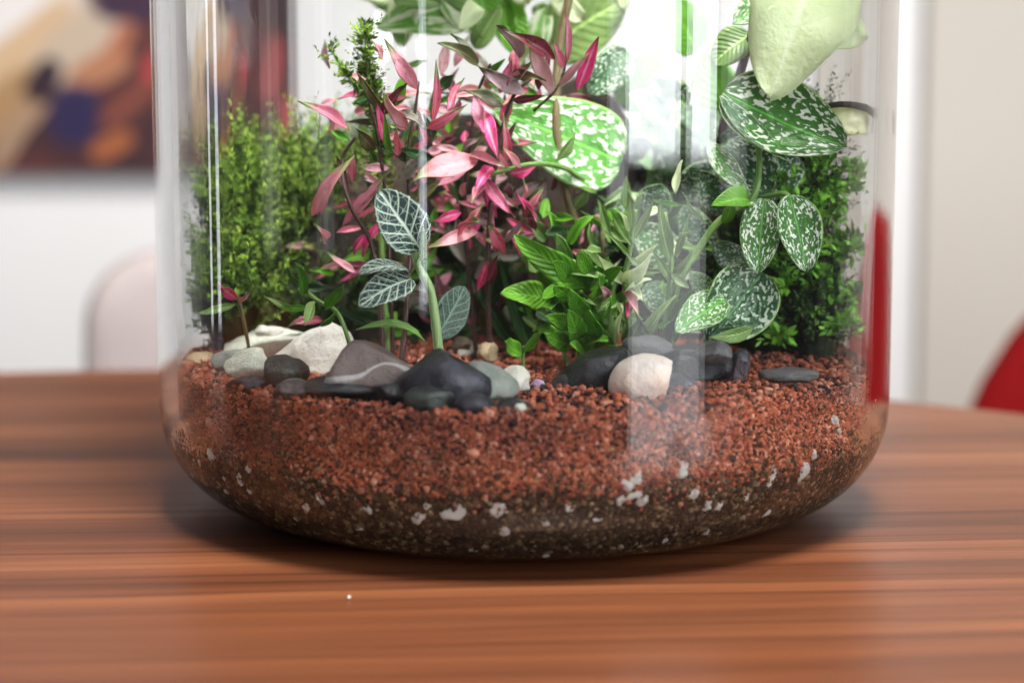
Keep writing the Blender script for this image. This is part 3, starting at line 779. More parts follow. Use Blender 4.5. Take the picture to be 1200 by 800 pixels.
leaf(r, (500, 398, Yn), (420, 385, Yn - 0.006), 18, M_stem_g, 'lance', (0, -0.5, 1), 0.3, 0.18)

# --- pink plants
def stalk(root, pts, w0=9, w1=5, m=None): return stem(root, pts, w0 * 0.75, w1 * 0.75, m or M_stem_d)
def LL(root, rows, Y0):
    for (b, t, wd, m, kw) in rows:
        if 'pink' in root.name: wd *= 0.80
        kw = dict(kw)
        if root.name.startswith('green_leaf'): kw.setdefault('shape', 'oval')
        kw = dict(kw); dyb = kw.pop('yb', 0.0); dyt = kw.pop('yt', -0.008)
        leaf(root, (b[0], b[1], Y0 + dyb), (t[0], t[1], Y0 + dyt), wd, m, kw.pop('shape', 'lance'), kw.pop('face', (random.uniform(-0.4, 0.4), -1, random.uniform(-0.1, 0.7))), kw.pop('fold', random.uniform(0.5, 1.0)), kw.pop('bend', random.uniform(-0.12, 0.16)), kw.pop('wave', 0.11), kw.pop('tw', random.uniform(-0.9, 0.9)), **kw)
Ya = -0.03
r = plant('pink_leaf_plant', 455, Ya, 'pink and green leaved plant left of the white veined plant')
stalk(r, [ground(452, Ya), (440, 300, Ya), (412, 240, Ya - .004), (402, 190, Ya), (418, 160, Ya)], 9, 5)
stalk(r, [ground(470, Ya), (482, 280, Ya + .01), (478, 190, Ya + .01), (488, 120, Ya + .01), (492, 95, Ya + .01)], 9, 4)
stalk(r, [ground(462, Ya + .004), (455, 260, Ya + .006), (445, 170, Ya + .004), (432, 110, Ya + .004)], 8, 4)
LL(r, [
    ((410, 152), (352, 118), 22, M_pink, dict(fold=0.55)),
    ((368, 252), (416, 182), 28, M_pale, dict(fold=0.7, curl=1.2)),
    ((378, 250), (392, 205), 16, M_pink, dict()),
    ((402, 264), (456, 200), 24, M_pink, dict(fold=0.7)),
    ((384, 285), (372, 262), 18, M_pale, dict(wave=0.2)),
    ((490, 105), (452, 46), 24, M_pink, dict(fold=0.4)),
    ((506, 150), (512, 70), 15, M_pink, dict(face=(0.6, -1, 0.1))),
    ((478, 150), (450, 108), 26, M_pale, dict()),
    ((447, 135), (478, 98), 22, M_darkred, dict()),
    ((455, 172), (443, 120), 20, M_magenta, dict()),
    ((462, 178), (452, 128), 20, M_green, dict(yt=-0.012)),
    ((468, 182), (466, 150), 12, M_pink, dict(yt=-0.014)),
    ((500, 150), (548, 122), 18, M_pink, dict()),
    ((440, 175), (418, 150), 22, M_olive, dict()),
    ((470, 130), (500, 150), 20, M_olive, dict()),
    ((500, 170), (492, 128), 14, M_pink, dict()),
    ((440, 240), (425, 205), 20, M_dkgreen, dict(yb=.01, yt=.01)),
    ((470, 210), (500, 175), 26, M_olive, dict(yb=.01, yt=.006)),
    ((455, 130), (420, 85), 18, M_olive, dict(yb=.004)),
    ((475, 190), (440, 170), 26, M_dkgreen, dict(yb=.008, yt=.004)),
    ((410, 230), (395, 180), 18, M_darkred, dict(yb=.006, yt=.002)),
    ((480, 240), (520, 205), 28, M_olive, dict(yb=.012, yt=.012)),
    ((425, 300), (455, 250), 22, M_magenta, dict(yb=.012, yt=.012)),
    ((500, 230), (478, 190), 20, M_darkred, dict(yb=.012, yt=.01)),
], Ya)
Yb = -0.018
r = plant('pink_leaf_plant', 570, Yb, 'tallest pink leaved plant in the middle with dark red top leaves')
stalk(r, [ground(575, Yb), (572, 300, Yb), (580, 200, Yb), (598, 120, Yb), (625, 90, Yb)], 10, 5)
stalk(r, [ground(560, Yb + .006), (545, 260, Yb + .008), (550, 180, Yb + .006), (560, 110, Yb + .004), (575, 75, Yb)], 9, 4)
stalk(r, [(625, 130, Yb), (655, 100, Yb), (664, 60, Yb)], 5, 4)
LL(r, [
    ((560, 188), (482, 213), 42, M_pale, dict(fold=0.3, face=(0, -1, .5))),
    ((548, 196), (500, 222), 24, M_magenta, dict(yb=.003, yt=0)),
    ((548, 180), (596, 198), 24, M_pink, dict()),
    ((566, 128), (584, 186), 26, M_magenta, dict(fold=.4)),
    ((594, 190), (590, 132), 18, M_pink, dict()),
    ((556, 112), (568, 158), 24, M_magenta, dict()),
    ((578, 195), (556, 225), 22, M_magenta, dict()),
    ((612, 66), (582, 30), 30, M_darkred, dict(shape='oval')),
    ((650, 70), (590, 36), 30, M_darkred, dict(bend=.15)),
    ((648, 112), (618, 46), 26, M_pale, dict(fold=.3)),
    ((655, 100), (690, 62), 16, M_pale, dict()),
    ((676, 108), (702, 42), 22, M_magenta, dict(fold=.3)),
    ((664, 72), (661, 8), 14, M_magenta, dict()),
    ((660, 80), (648, 48), 16, M_magenta, dict()),
    ((560, 75), (514, 50), 26, M_olive, dict(shape='oval')),
    ((575, 90), (528, 40), 24, M_olive, dict(yb=.008, yt=.006)),
    ((615, 110), (560, 78), 30, M_darkred, dict()),
    ((630, 105), (645, 60), 26, M_darkred, dict(yb=.004, yt=.002)),
    ((595, 100), (622, 72), 22, M_pink, dict()),
    ((600, 118), (640, 112), 22, M_darkred, dict()),
    ((590, 125), (545, 105), 26, M_olive, dict()),
    ((600, 85), (640, 95), 20, M_olive, dict()),
    ((585, 110), (600, 70), 18, M_magenta, dict()),
    ((566, 208), (604, 254), 22, M_magenta, dict(fold=.4)),
    ((568, 215), (552, 238), 18, M_pink, dict()),
    ((560, 272), (499, 290), 26, M_pale, dict(curl=1.2)),
    ((540, 278), (562, 258), 26, M_pink, dict(shape='oval', yt=-.014)),
    ((592, 298), (572, 264), 22, M_pink, dict(curl=1.0)),
    ((608, 300), (599, 278), 14, M_magenta, dict()),
    ((622, 262), (606, 226), 22, M_magenta, dict()),
    ((628, 270), (616, 238), 18, M_darkred, dict()),
    ((572, 332), (584, 298), 22, M_darkred, dict()),
    ((560, 340), (572, 306), 16, M_magenta, dict()),
    ((600, 190), (575, 160), 20, M_darkred, dict(yb=.006, yt=.006)),
    ((540, 190), (575, 140), 26, M_olive, dict(yb=.008, yt=.008)),
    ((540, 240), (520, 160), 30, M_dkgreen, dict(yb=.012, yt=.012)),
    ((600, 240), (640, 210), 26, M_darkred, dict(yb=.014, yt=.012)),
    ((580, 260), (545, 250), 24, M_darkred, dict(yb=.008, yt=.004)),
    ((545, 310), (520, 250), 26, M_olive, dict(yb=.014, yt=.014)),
    ((600, 290), (635, 270), 24, M_darkred, dict(yb=.012, yt=.01)),
], Yb)
rf = random.Random(21)
def filler(root, n, x0, x1, y0, y1, d0, d1, mats, wd=(14, 28), ln=(28, 60), shape='lance'):
    for _k in range(n):
        bx, by = rf.uniform(x0, x1), rf.uniform(y0, y1); a = rf.uniform(0, 6.28); L = rf.uniform(*ln); Y = rf.uniform(d0, d1)
        leaf(root, (bx, by, Y), (bx + L * math.cos(a), by - L * abs(math.sin(a)) * rf.choice((1, 1, -.6)), Y + rf.uniform(-.008, .004)), rf.uniform(*wd), rf.choice(mats), shape, (rf.uniform(-.7, .7), -1, rf.uniform(-.3, .9)), rf.uniform(.3, .8), rf.uniform(-.08, .15), 0.1, rf.uniform(-1, 1), nu=6, nv=10)
filler(r, 62, 505, 680, 70, 300, -.012, .014, [M_darkred, M_magenta, M_pink, M_pale, M_pink, M_magenta, M_green], (8, 17), (24, 52))
filler(r, 26, 540, 625, 170, 300, -.022, -.006, [M_pink, M_magenta, M_pink, M_pale, M_darkred], (9, 16), (22, 42))
filler(bpy.data.objects['pink_leaf_plant'], 46, 410, 530, 90, 320, -.028, .004, [M_olive, M_magenta, M_pink, M_green, M_green, M_pink, M_dkgreen, M_pale], (8, 16), (24, 50))
filler(r, 26, 500, 660, 60, 260, -.014, .008, [M_green, M_pale, M_pink, M_ltgreen, M_pale], (8, 15), (22, 44))
filler(bpy.data.objects['pink_leaf_plant'], 34, 385, 510, 70, 330, -.026, .006, [M_green, M_pale, M_green, M_pink, M_ltgreen], (7, 14), (22, 46))
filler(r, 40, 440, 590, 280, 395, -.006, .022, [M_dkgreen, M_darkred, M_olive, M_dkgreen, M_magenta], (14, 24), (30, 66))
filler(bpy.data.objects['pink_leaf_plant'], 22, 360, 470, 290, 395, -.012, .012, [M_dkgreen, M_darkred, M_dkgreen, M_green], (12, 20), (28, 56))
Yl = -0.045
r = plant('pink_leaf_seedling', 285, -0.03, 'little pink leaved seedling low on the left before the moss')
stem(r, [ground(300, -.03), (285, 355, -.034), (275, 345, -.035)], 5, 3, M_stem_b)
LL(r, [((282, 350), (262, 330), 18, M_magenta, {}), ((286, 352), (298, 338), 16, M_pink, {}), ((280, 356), (232, 368), 14, M_ltgreen, {})], -.036)

# --- bright green plant, lower middle
Yg = -0.022
r = plant('green_leaf_plant', 675, Yg, 'bright green broad leaved plant low in the middle')
stem(r, [ground(680, Yg), (678, 360, Yg), (668, 320, Yg), (660, 280, Yg)], 8, 5, M_stem_g)
stem(r, [ground(665, Yg), (650, 350, Yg), (640, 330, Yg)], 6, 4, M_stem_g)
LL(r, [
    ((690, 338), (602, 274), 38, M_green, dict(fold=.35, bend=.18)),
    ((628, 316), (722, 336), 26, M_ltgreen, dict(bend=.12, face=(0, -.7, 1))),
    ((648, 352), (588, 342), 36, M_green, dict(fold=.3, bend=.12)),
    ((672, 385), (655, 338), 36, M_green, dict(shape='oval')),
    ((690, 380), (680, 340), 30, M_green, dict(shape='oval', yb=.004)),
    ((700, 412), (642, 392), 28, M_green, dict(shape='oval', face=(0, -.7, 1))),
    ((660, 290), (640, 246), 24, M_green, dict(yb=.006, yt=.004)),
    ((666, 285), (694, 252), 22, M_green, dict(yb=.006, yt=.004)),
    ((668, 310), (652, 275), 22, M_ltgreen, dict()),
    ((690, 330), (682, 292), 24, M_green, dict()),
    ((700, 350), (712, 300), 24, M_green, dict(yb=.004)),
    ((676, 350), (640, 362), 24, M_green, dict()),
    ((705, 400), (695, 360), 22, M_green, dict()),
    ((640, 280), (618, 256), 22, M_ltgreen, dict(yb=.01, yt=.008)),
    ((680, 405), (702, 380), 24, M_ltgreen, dict()),
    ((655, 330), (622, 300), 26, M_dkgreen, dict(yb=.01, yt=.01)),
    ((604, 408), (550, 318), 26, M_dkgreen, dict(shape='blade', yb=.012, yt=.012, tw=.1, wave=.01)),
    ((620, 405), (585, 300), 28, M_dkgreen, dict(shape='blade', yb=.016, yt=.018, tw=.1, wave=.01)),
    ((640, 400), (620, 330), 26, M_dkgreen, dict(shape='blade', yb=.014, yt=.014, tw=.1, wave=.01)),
], Yg)
for (b, t, wd) in (((668, 404), (640, 392), 24), ((676, 396), (664, 362), 28), ((700, 396), (690, 362), 26), ((690, 412), (712, 398), 22), ((664, 378), (640, 370), 22), ((684, 366), (668, 340), 24), ((702, 372), (716, 346), 24), ((672, 350), (650, 334), 22),
                   ((690, 346), (702, 322), 22), ((660, 340), (636, 350), 20), ((684, 414), (668, 402), 20), ((708, 412), (728, 404), 18), ((664, 326), (648, 306), 22), ((690, 318), (676, 296), 20), ((712, 330), (728, 312), 18)):
    leaf(r, (*b, Yg - .012), (*t, Yg - .022), wd, M_green, 'oval', (rf.uniform(-.4, .4), -1, rf.uniform(.1, .8)), rf.uniform(.15, .45), rf.uniform(-.05, .15), 0.05, rf.uniform(-.3, .3))
r = plant('green_seedling', 612, -0.04, 'tiny two leaved green seedling on the grit beside the tan pebble')
stem(r, [ground(612, -.04), (613, 411, -.04), (614, 406, -.041)], 5, 4, M_stem_g)
LL(r, [((612, 414), (592, 398), 24, M_green, dict(shape='oval', fold=.25)), ((614, 412), (634, 388), 15, M_green, dict(curl=1.1))], -.041)
r = plant('green_seedling', 400, -0.05, 'thin stemmed green seedling leaning left in front of the left moss')
stem(r, [ground(425, -.05), (402, 372, -.052), (374, 350, -.053), (356, 333, -.054)], 6, 4, M_stem_g)
LL(r, [((360, 342), (352, 308), 20, M_green, dict(shape='oval')), ((352, 334), (342, 312), 13, M_green, {}), ((372, 352), (362, 380), 18, M_ltgreen, {}), ((384, 362), (406, 332), 20, M_green, {}), ((378, 380), (400, 360), 12, M_green, {}), ((350, 362), (316, 346), 12, M_ltgreen, {}), ((366, 360), (334, 358), 12, M_green, {})], -.054)

filler(bpy.data.objects['green_leaf_plant'], 60, 625, 730, 240, 412, -.030, .006, [M_green, M_green, M_dkgreen, M_green, M_ltgreen], (13, 24), (18, 36), 'oval')
filler(bpy.data.objects['green_leaf_plant'], 26, 540, 640, 300, 405, .004, .024, [M_dkgreen, M_dkgreen, M_olive], (12, 22), (30, 70))
# --- pale sprouting plant right of the middle
Yd = -0.03
r = plant('pale_green_plant', 740, Yd, 'pale green and cream sprouting plant behind the white and peach stone')
for q in ([ground(745, Yd), (732, 340, Yd), (738, 290, Yd), (744, 245, Yd)], [ground(775, Yd), (782, 350, Yd), (786, 300, Yd), (778, 248, Yd)], [ground(720, Yd), (715, 360, Yd), (725, 320, Yd)]):
    stem(r, q, 9, 5, M_stem_g)
LL(r, [
    ((730, 332), (700, 298), 26, M_cream, {}), ((730, 330), (764, 296), 26, M_cream, {}), ((728, 340), (748, 372), 22, M_pale, {}), ((722, 345), (698, 365), 22, M_ltgreen, {}),
    ((736, 336), (752, 350), 18, M_cream, {}), ((712, 350), (700, 330), 16, M_pale, {}), ((740, 352), (734, 372), 14, M_magenta, {}),
    ((718, 402), (692, 366), 18, M_ltgreen, {}), ((722, 402), (728, 362), 14, M_cream, {}), ((735, 402), (750, 372), 16, M_ltgreen, {}), ((708, 402), (700, 385), 16, M_ltgreen, {}),
    ((750, 402), (790, 345), 22, M_ltgreen, dict(bend=.2)), ((760, 404), (768, 360), 20, M_ltgreen, {}), ((775, 402), (812, 335), 24, M_green, dict(bend=-.1)), ((785, 400), (802, 368), 22, M_dkgreen, {}),
    ((790, 400), (826, 350), 18, M_ltgreen, {}), ((765, 400), (742, 362), 18, M_dkgreen, {}),
    ((786, 310), (772, 234), 20, M_ltgreen, dict(shape='lance')), ((790, 300), (806, 250), 12, M_ltgreen, {}), ((784, 330), (762, 290), 12, M_ltgreen, {}), ((742, 290), (716, 246), 12, M_ltgreen, {}), ((742, 280), (764, 236), 12, M_ltgreen, {}),
    ((740, 270), (736, 222), 12, M_ltgreen, {}), ((738, 300), (708, 270), 12, M_ltgreen, {}), ((788, 320), (812, 292), 12, M_ltgreen, {}), ((738, 310), (770, 285), 12, M_cream, {}), ((700, 300), (690, 262), 16, M_ltgreen, dict(yb=.01, yt=.01)), ((716, 285), (700, 232), 16, M_ltgreen, dict(yb=.012, yt=.012)),
], Yd)

filler(r, 70, 690, 830, 225, 405, -.036, .006, [M_ltgreen, M_ltgreen, M_green, M_cream, M_ltgreen, M_stem_l], (7, 15), (20, 46))
# --- spotted vine: big leaf behind the pinks
r = plant('spotted_vine', 690, 0.0, 'spotted vine carrying one big silver splashed leaf behind the pink leaves')
stem(r, [ground(700, 0.0), (688, 300, -.004), (664, 230, -.006), (652, 150, -.006), (655, 60, -.002), (670, -20, 0)], 13, 10, M_stem_b)
stem(r, [(690, 300, -.004), (688, 270, -.01), (700, 255, -.012), (708, 300, -.012), (704, 330, -.01)], 8, 6, M_stem_b)
stem(r, [(570, 206, -.02), (620, 192, -.02), (660, 196, -.012), (690, 215, -.006)], 5, 7, M_stem_g)
leaf(r, (728, 190, -.002), (578, 128, -.008), 104, M_spotpale, 'heart', (0.05, -1, 0.3), 0.12, 0.04, 0.02, nu=16, nv=24)
leaf(r, (735, 60, .006), (690, 110, .0), 48, M_spotdark, 'oval', (0.2, -1, 0.2))
leaf(r, (700, 300, .004), (735, 215, .004), 40, M_spot, 'oval', (0.2, -1, 0.2))

# --- spotted vine at the right
Yr = -0.028
r = plant('spotted_vine', 830, Yr, 'spotted vine with silver splashed leaves hanging along the right side')
stem(r, [ground(782, Yr + .004), (790, 345, Yr), (812, 300, Yr), (842, 258, Yr), (880, 232, Yr), (888, 180, Yr + .004), (872, 120, Yr + .008)], 10, 7, M_stem_g)
stem(r, [(888, 232, Yr), (915, 226, Yr - .006), (926, 236, Yr - .008)], 7, 5, M_stem_g)
stem(r, [(820, 360, Yr), (840, 335, Yr), (876, 318, Yr), (888, 322, Yr)], 5, 4, M_stem_g)
leaf(r, (846, 108, Yr + .004), (986, 172, Yr - .006), 108, M_spot, 'oval', (-0.15, -1, 0.45), 0.42, -0.06, 0.02, nu=18, nv=26, curl=0.9)
leaf(r, (842, 112, Yr + .002), (925, 190, Yr - .008), 40, M_spotdark, 'lance', (0.5, -0.8, 0.9), 0.3, -0.08, 0.01, nu=12, nv=20)
leaf(r, (850, 165, Yr + .012), (905, 240, Yr + .004), 74, M_spotdark, 'oval', (0, -1, 0.3), 0.2, 0.05, nu=14, nv=20)
leaf(r, (828, 165, Yr + .008), (880, 232, Yr), 30, M_spotpale, 'lance', (-0.3, -1, 0.2), 0.4, 0.08, nu=12, nv=20)
leaf(r, (925, 175, Yr + .016), (890, 235, Yr + .008), 60, M_spotdark, 'oval', (0, -1, 0.3), 0.2, 0.05, nu=14, nv=20)
leaf(r, (893, 232, Yr - .004), (885, 320, Yr - .012), 50, M_spot, 'oval', (-0.25, -1, 0.2), 0.25, 0.04, nu=14, nv=22)
leaf(r, (922, 228, Yr - .008), (940, 318, Yr - .014), 58, M_spot, 'oval', (0.15, -1, 0.2), 0.15, 0.04, nu=14, nv=22, curl=0.8)
leaf(r, (892, 318, Yr - .002), (828, 398, Yr - .010), 90, M_spotdark, 'oval', (0.1, -1, 0.15), 0.2, 0.04, nu=16, nv=22, curl=0.6)
leaf(r, (848, 350, Yr - .008), (790, 388, Yr - .016), 52, M_spotpale, 'oval', (-0.3, -1, 0.3), 0.2, 0.06, nu=14, nv=20, curl=0.9)
leaf(r, (880, 384, Yr - .010), (828, 394, Yr - .018), 20, M_ltgreen, 'lance', (0.0, -1, -0.2), 0.3, 0.1)
leaf(r, (876, 234, Yr - .002), (832, 240, Yr - .010), 34, M_green, 'heart', (-0.2, -1, 0.5), 0.5, 0.1)
leaf(r, (848, 262, Yr), (858, 230, Yr - .004), 16, M_green, 'lance')
for b, t, wd, m, dy in (((760, 250), (775, 215), 46, M_spotdark, .02), ((790, 310), (745, 262), 50, M_spot, .022), ((830, 300), (800, 240), 44, M_spotdark, .02), ((870, 310), (835, 285), 34, M_spotdark, .012), ((800, 230), (840, 190), 46, M_spotdark, .026), ((760, 330), (780, 372), 40, M_spotdark, .016), ((850, 250), (820, 200), 40, M_spotdark, .024), ((832, 345), (808, 318), 26, M_spotpale, .004)):
    leaf(r, (*b, Yr + dy), (*t, Yr + dy - .002), wd, m, 'oval', (random.uniform(-.4, .4), -1, random.uniform(0, .5)), 0.2, 0.05, nu=12, nv=16)

filler(r, 22, 740, 880, 110, 330, -.002, .03, [M_spotdark, M_spotdark, M_dkgreen, M_spot], (26, 44), (36, 60), 'oval')
# --- pale arrowhead plant, top right
Yp = -0.02
r = plant('arrowhead_plant', 865, 0.01, 'pale cream green arrowhead plant on a purple stem at the top right')
stem(r, [ground(840, .01), (838, 260, .006), (848, 150, 0), (866, 90, -.006), (884, 30, -.012), (900, -30, -.014)], 13, 10, M_stem_p)
leaf(r, (956, -60, Yp + .002), (900, 114, Yp - .012), 140, M_cream, 'heart', (0.25, -1, 0.5), 0.25, 0.06, 0.11, tw=0.4, nu=14, nv=22)
leaf(r, (905, 20, Yp + .002), (1014, 42, Yp - .004), 96, M_cream, 'heart', (0.2, -1, 0.4), 0.15, 0.05, 0.10, nu=14, nv=22)
leaf(r, (930, 0, Yp + .008), (858, 28, Yp), 50, M_spotpale, 'oval', (-0.2, -1, 0.6), 0.3, 0.1)
leaf(r, (960, 30, Yp + .012), (1000, -25, Yp + .012), 60, M_ltgreen, 'oval', (0.2, -1, 0.3))
leaf(r, (880, 40, Yp + .01), (835, 75, Yp + .01), 46, M_ltgreen, 'oval', (0, -1, 0.6), 0.3, 0.1)

# --- marbled vine at the top
Yt = 0.03
r = plant('marbled_vine', 600, 0.05, 'green and white marbled vine leaves across the top of the jar')
stem(r, [ground(640, .05), (630, 200, .05), (610, 60, .045), (600, -40, .04)], 12, 9, M_stem_g)
for b, t, wd in (((860, 150), (826, 60), 60), ((800, 190), (842, 130), 56), ((760, 215), (800, 150), 56), ((735, 130), (770, 60), 60), ((820, 60), (780, 0), 60), ((790, 130), (740, 170), 50)):
    leaf(r, (*b, .034), (*t, .03), wd, M_spotdark if wd == 56 else M_green, 'oval', (rf.uniform(-.3, .3), -1, .3), 0.2, 0.05, nu=10, nv=14)
for b, t, wd, sh in (((552, 12), (440, 32), 66, 'heart'), ((480, -20), (470, 55), 40, 'oval'), ((560, -30), (572, 50), 44, 'oval'), ((590, 0), (608, 66), 44, 'oval'), ((640, 60), (735, 0), 84, 'oval'), ((640, 10), (625, 80), 30, 'oval'), ((520, -10), (560, 40), 40, 'oval')):
    leaf(r, (*b, Yt), (*t, Yt - .006), wd, M_marble if sh == 'heart' or wd < 42 else M_ltgreen if wd == 84 else M_green, sh, (random.uniform(-.2, .2), -1, .5), 0.25, 0.08, nu=12, nv=16)

filler(r, 26, 430, 740, -30, 60, .01, .05, [M_green, M_marble, M_cream, M_ltgreen, M_cream], (22, 40), (36, 70), 'oval')
for k in range(16):  # unseen leaves overhead, added to shade the middle
    px, py = rf.uniform(470, 740), rf.uniform(-190, -60); Y = rf.uniform(-.02, .06); a = rf.uniform(0, 6.28); L = rf.uniform(90, 130)
    leaf(r, (px, py, Y), (px + L * math.cos(a), py - 20, Y + .03 * math.sin(a)), rf.uniform(55, 75), rf.choice([M_green, M_marble]), 'heart', (rf.uniform(-.3, .3), -.5, 1), 0.2, 0.1, nu=8, nv=10)

# ------------------------------------------------------------------ moss and bark
def bark(name, pts, r0, r1, label, squash=0.7):
    q = catmull(pts, 8); V, Fc, UV = tube_geo(q, r0, r1, 20)
    out = []
    for p in V:
        k = mnoise.noise(p * 90) * 0.0022 + mnoise.noise(p * 260) * 0.0009
        out.append(check(p + Vector((k, k * .6, k * .8)), ''))
    o = link(name, mesh(name, out, Fc, UV), M_bark); tag(o, label, 'bark'); return o
bark('bark_piece', [Vector((-0.055, 0.03, 0.035)), Vector((-0.05, 0.028, 0.065)), Vector((-0.03, 0.03, 0.085)), Vector((0.0, 0.04, 0.09))], 0.022, 0.016, 'dark bark branch leaning behind the left moss')
bark('bark_piece', [Vector((-0.01, 0.05, 0.035)), Vector((0.005, 0.05, 0.075)), Vector((0.03, 0.055, 0.10))], 0.030, 0.022, 'dark bark slab added as backing behind the middle plants')  # dark backing added to fill the black middle
bark('bark_piece', [Vector((0.066, 0.030, 0.035)), Vector((0.068, 0.028, 0.07)), Vector((0.0715, 0.024, 0.098)), Vector((0.071, 0.022, 0.111))], 0.020, 0.013, 'mossy dark bark stump against the glass on the right')
# cut pale top of the right stump: a shallow bowl with a dark rim
ps = P(994, 142, -0.012)
cut = empty('wood_slice', ps, 'pale yellow split wood chip with a dark rim on top of the right stump', 'wood')
cm = N('pale_split_wood'); f_ = cm.noise(cm.coord(), 160, 4); cm.base(cm.ramp(f_, [(0.35, (0.36, 0.42, 0.10)), (0.6, (0.74, 0.72, 0.46))])); cm.rough(0.7)
o = link('wood_face', rock_mesh('wood_face', 0.0068, 0.005, 0.0042, 0.3, 77, 3), cm.m, cut); o.location = (0, 0, 0); o.rotation_euler = (0, R(10), 0)
q = catmull([Vector((-0.0085, -0.002, 0.0035)), Vector((-0.003, -0.005, 0.0048)), Vector((0.004, -0.004, 0.0038)), Vector((0.0085, -0.003, 0.0012)), Vector((0.0088, -0.001, -0.003))], 6)
V, Fc, UV = tube_geo(q, 0.0007, 0.0013, 8); link('rim', mesh('rim', V, Fc, UV), M_bark, cut)

def moss_mesh(name, anchors, dirs, lens, nleaf, lsz):
    """feathery shoots: each a curved axis set with small pointed leaflets"""
    Vs = []; n = len(anchors)
    t = np.linspace(0.08, 1, nleaf)
    bendv = rng.normal(0, 0.35, (n, 3)); bendv[:, 2] -= 0.15
    ax = dirs / np.linalg.norm(dirs, axis=1)[:, None]
    pos = anchors[:, None] + ax[:, None] * (lens[:, None] * t)[..., None] + bendv[:, None] * (lens[:, None] * t ** 2)[..., None] * 0.5
    rd = rng.normal(size=(n, nleaf, 3)); rd -= ax[:, None] * (rd * ax[:, None]).sum(-1, keepdims=True)
    rd /= np.linalg.norm(rd, axis=-1, keepdims=True)
    out = rd * 0.8 + ax[:, None] * 0.75; out /= np.linalg.norm(out, axis=-1, keepdims=True)
    sd = np.cross(out, ax[:, None] + rng.normal(0, .3, (n, nleaf, 3))); sd /= np.linalg.norm(sd, axis=-1, keepdims=True) + 1e-9
    nr = np.cross(out, sd)
    ls = lsz * (0.6 + 0.6 * rng.random((n, nleaf, 1))) * (1.15 - 0.55 * t[None, :, None])
    a = pos; b = pos + out * ls * .5 + sd * ls * .2 + nr * ls * .08; c = pos + out * ls; d = pos + out * ls * .5 - sd * ls * .2 + nr * ls * .08
    V = np.stack([a, b, c, d], 2).reshape(-1, 3)
    # axis: thin three-sided sliver
    m = n * nleaf; i = np.arange(m) * 4
    Fc = np.concatenate([np.stack([i, i + 1, i + 2], 1), np.stack([i, i + 2, i + 3], 1)])
    ok = (np.hypot(V[:, 0], V[:, 1]).reshape(-1, 4) < RI - 0.0012).all(1); V = V.reshape(-1, 4, 3)[ok].reshape(-1, 3); m = int(ok.sum()); i = np.arange(m) * 4
    Fc = np.concatenate([np.stack([i, i + 1, i + 2], 1), np.stack([i, i + 2, i + 3], 1)])
    return np_mesh(name, V, Fc)
def mound(name, bumps, label, seed, mat, col=None):
    """solid earthy core that the shoots grow from"""
    bm = bmesh.new(); 
    for (c, rx, ry, rz) in bumps:
        r_ = bmesh.ops.create_icosphere(bm, subdivisions=3, radius=1)
        for v in r_['verts']:
            p = v.co; k = 1 + 0.25 * mnoise.noise(p * 2 + Vector((seed, 0, c[0] * 50)))
            v.co = check(Vector((c[0] + p.x * rx * k, c[1] + p.y * ry * k, c[2] + p.z * rz * k)), '')
    me = bpy.data.meshes.new(name); bm.to_mesh(me); bm.free()
    return link(name, me, mat)
def shoots(bumps, n):
    A = []; D = []
    w_ = np.array([b[1] * b[3] + b[1] * b[2] for b in bumps]); w_ /= w_.sum()
    for bi in rng.choice(len(bumps), n, p=w_):
        c, rx, ry, rz = bumps[bi]; d = rng.normal(size=3); d[2] = abs(d[2]) * 0.9 - 0.35; d[1] -= 0.35; d /= np.linalg.norm(d)
        A.append((c[0] + d[0] * rx, c[1] + d[1] * ry, c[2] + d[2] * rz)); D.append((d[0] * .7, d[1] * .7 - .15, d[2] + 0.75))
    return np.array(A), np.array(D)
Lb = [((-0.062, 0.030, 0.052), 0.026, 0.024, 0.020), ((-0.052, 0.040, 0.074), 0.022, 0.020, 0.016), ((-0.082, 0.012, 0.056), 0.011, 0.018, 0.018), ((-0.066, 0.042, 0.070), 0.022, 0.02, 0.022), ((-0.036, 0.046, 0.066), 0.022, 0.018, 0.026), ((-0.083, 0.022, 0.078), 0.010, 0.014, 0.014)]
M_core = plain('moss_earth', (0.018, 0.026, 0.007), 0.9, 0.4, 300)
cl = mound('moss_mound', Lb, '', 3, M_core); tag(cl, 'dark earthy mound under the feathery moss on the left', 'moss mound')
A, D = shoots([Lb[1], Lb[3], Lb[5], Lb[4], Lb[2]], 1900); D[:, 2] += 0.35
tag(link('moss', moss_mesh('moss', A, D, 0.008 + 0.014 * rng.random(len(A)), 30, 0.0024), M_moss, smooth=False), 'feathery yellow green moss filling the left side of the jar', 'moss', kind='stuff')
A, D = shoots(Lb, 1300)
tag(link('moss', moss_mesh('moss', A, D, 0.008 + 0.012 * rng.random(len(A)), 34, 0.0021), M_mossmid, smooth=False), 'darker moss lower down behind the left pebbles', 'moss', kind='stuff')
Bb = [((0.0, 0.058, 0.060), 0.045, 0.02, 0.035), ((0.045, 0.050, 0.060), 0.03, 0.02, 0.04)]
cb = mound('moss_mound', Bb, '', 9, M_core); tag(cb, 'dark earthy mound at the back behind the middle plants', 'moss mound')
Rb = [((0.072, 0.010, 0.060), 0.013, 0.020, 0.030), ((0.076, 0.006, 0.086), 0.008, 0.016, 0.020), ((0.058, 0.028, 0.060), 0.018, 0.02, 0.030), ((0.080, -0.004, 0.050), 0.006, 0.012, 0.016)]
cr_ = mound('moss_mound', Rb, '', 5, M_core); tag(cr_, 'dark earthy mound under the star shaped moss on the right', 'moss mound')
A, D = shoots(Rb + [((0.078, 0.004, 0.098), 0.007, 0.013, 0.010)], 950)
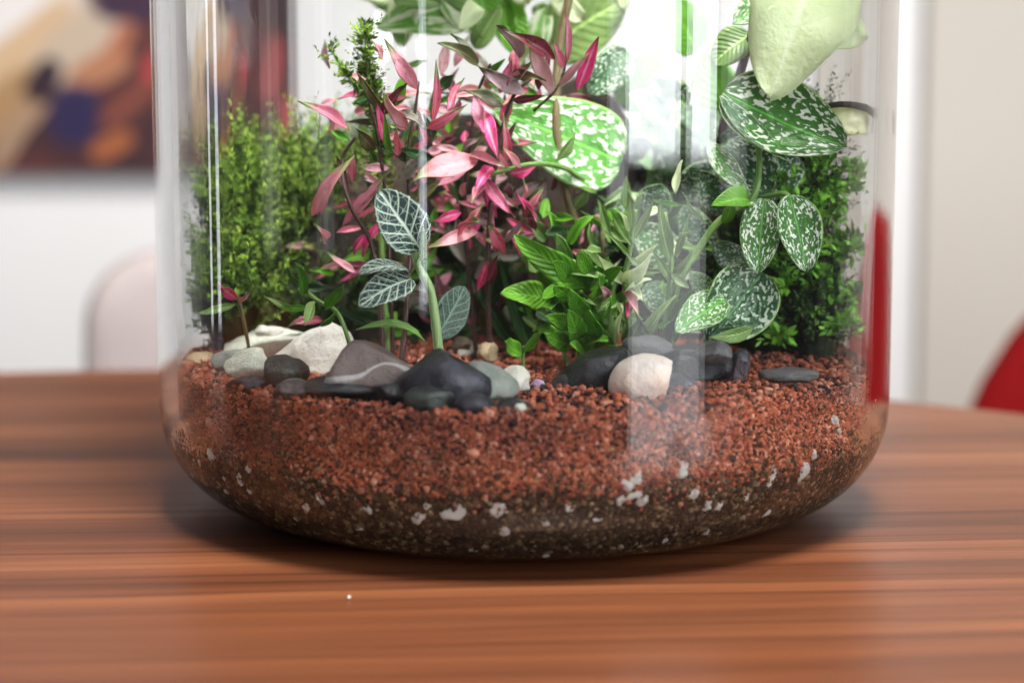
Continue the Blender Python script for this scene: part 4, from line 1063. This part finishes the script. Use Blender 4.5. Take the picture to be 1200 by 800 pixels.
tag(link('moss', moss_mesh('moss', A, D, 0.006 + 0.010 * rng.random(len(A)), 22, 0.0022), M_mossdark, smooth=False), 'dark star shaped moss with bright tips along the right glass', 'moss', kind='stuff')
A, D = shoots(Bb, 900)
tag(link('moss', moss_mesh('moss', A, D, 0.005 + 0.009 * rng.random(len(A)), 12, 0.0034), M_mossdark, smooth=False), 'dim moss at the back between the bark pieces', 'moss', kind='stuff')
A = []; D = []
for k in range(44):
    px, py = rf.uniform(905, 1012), rf.uniform(190, 405); c = P(px, py, rf.uniform(-.022, -.008))
    if math.hypot(c.x, c.y) > RI - .004: c = check(c * 0.97, '')
    for m_ in range(5):
        A.append(tuple(c)); D.append((rf.gauss(0, .7) - .1, rf.gauss(-.5, .5), rf.gauss(.5, .5)))
tag(link('moss', moss_mesh('moss', np.array(A), np.array(D), 0.0035 + 0.003 * rng.random(len(A)), 9, 0.0042), plain('bright_moss_tip', (0.13, 0.34, 0.02), 0.6, 0.4, 400), smooth=False), 'bright yellow green moss stars in front of the dark right moss', 'moss', kind='stuff')
# upright clubmoss shoot at the upper left
r = plant('clubmoss', 440, -0.01, 'spiky upright clubmoss with two green shoots at the upper left')
for pts, n_ in (([ground(455, -.01), (446, 250, -.012), (444, 150, -.014), (432, 90, -.016), (428, 30, -.016)], 170), ([(440, 140, -.014), (420, 105, -.016), (402, 78, -.018), (388, 55, -.018)], 26)):
    stem(r, pts, 8, 3, M_stem_g)
    q = catmull([check(vec(p), '') for p in pts], 12)
    top_ = [p for p in q if p.z > 0.085]
    an = []; dr = []
    for k in range(n_):
        j = random.randrange(len(top_) - 1); an.append(top_[j]); d = (top_[j + 1] - top_[j]).normalized() * .9 + Vector((random.gauss(0, 1), random.gauss(0, 1), random.gauss(0, .5))).normalized(); dr.append(d)
    V = moss_mesh('needles', np.array([tuple(p) for p in an]), np.array([tuple(d) for d in dr]), 0.002 + 0.004 * rng.random(len(an)), 7, 0.0028)
    o = link('needles', V, M_moss, r, smooth=False); o.location = -r.location; o['kind'] = 'stuff'

# dust speck on the table
p = Pz(409, 699, 0.0006)
o = link('dust_speck', rock_mesh('dust_speck', 0.0004, 0.0003, 0.0003, 0.3, 91, 2, 2), M_perl); o.location = p
tag(o, 'tiny white speck on the wood table in front of the jar', 'speck')
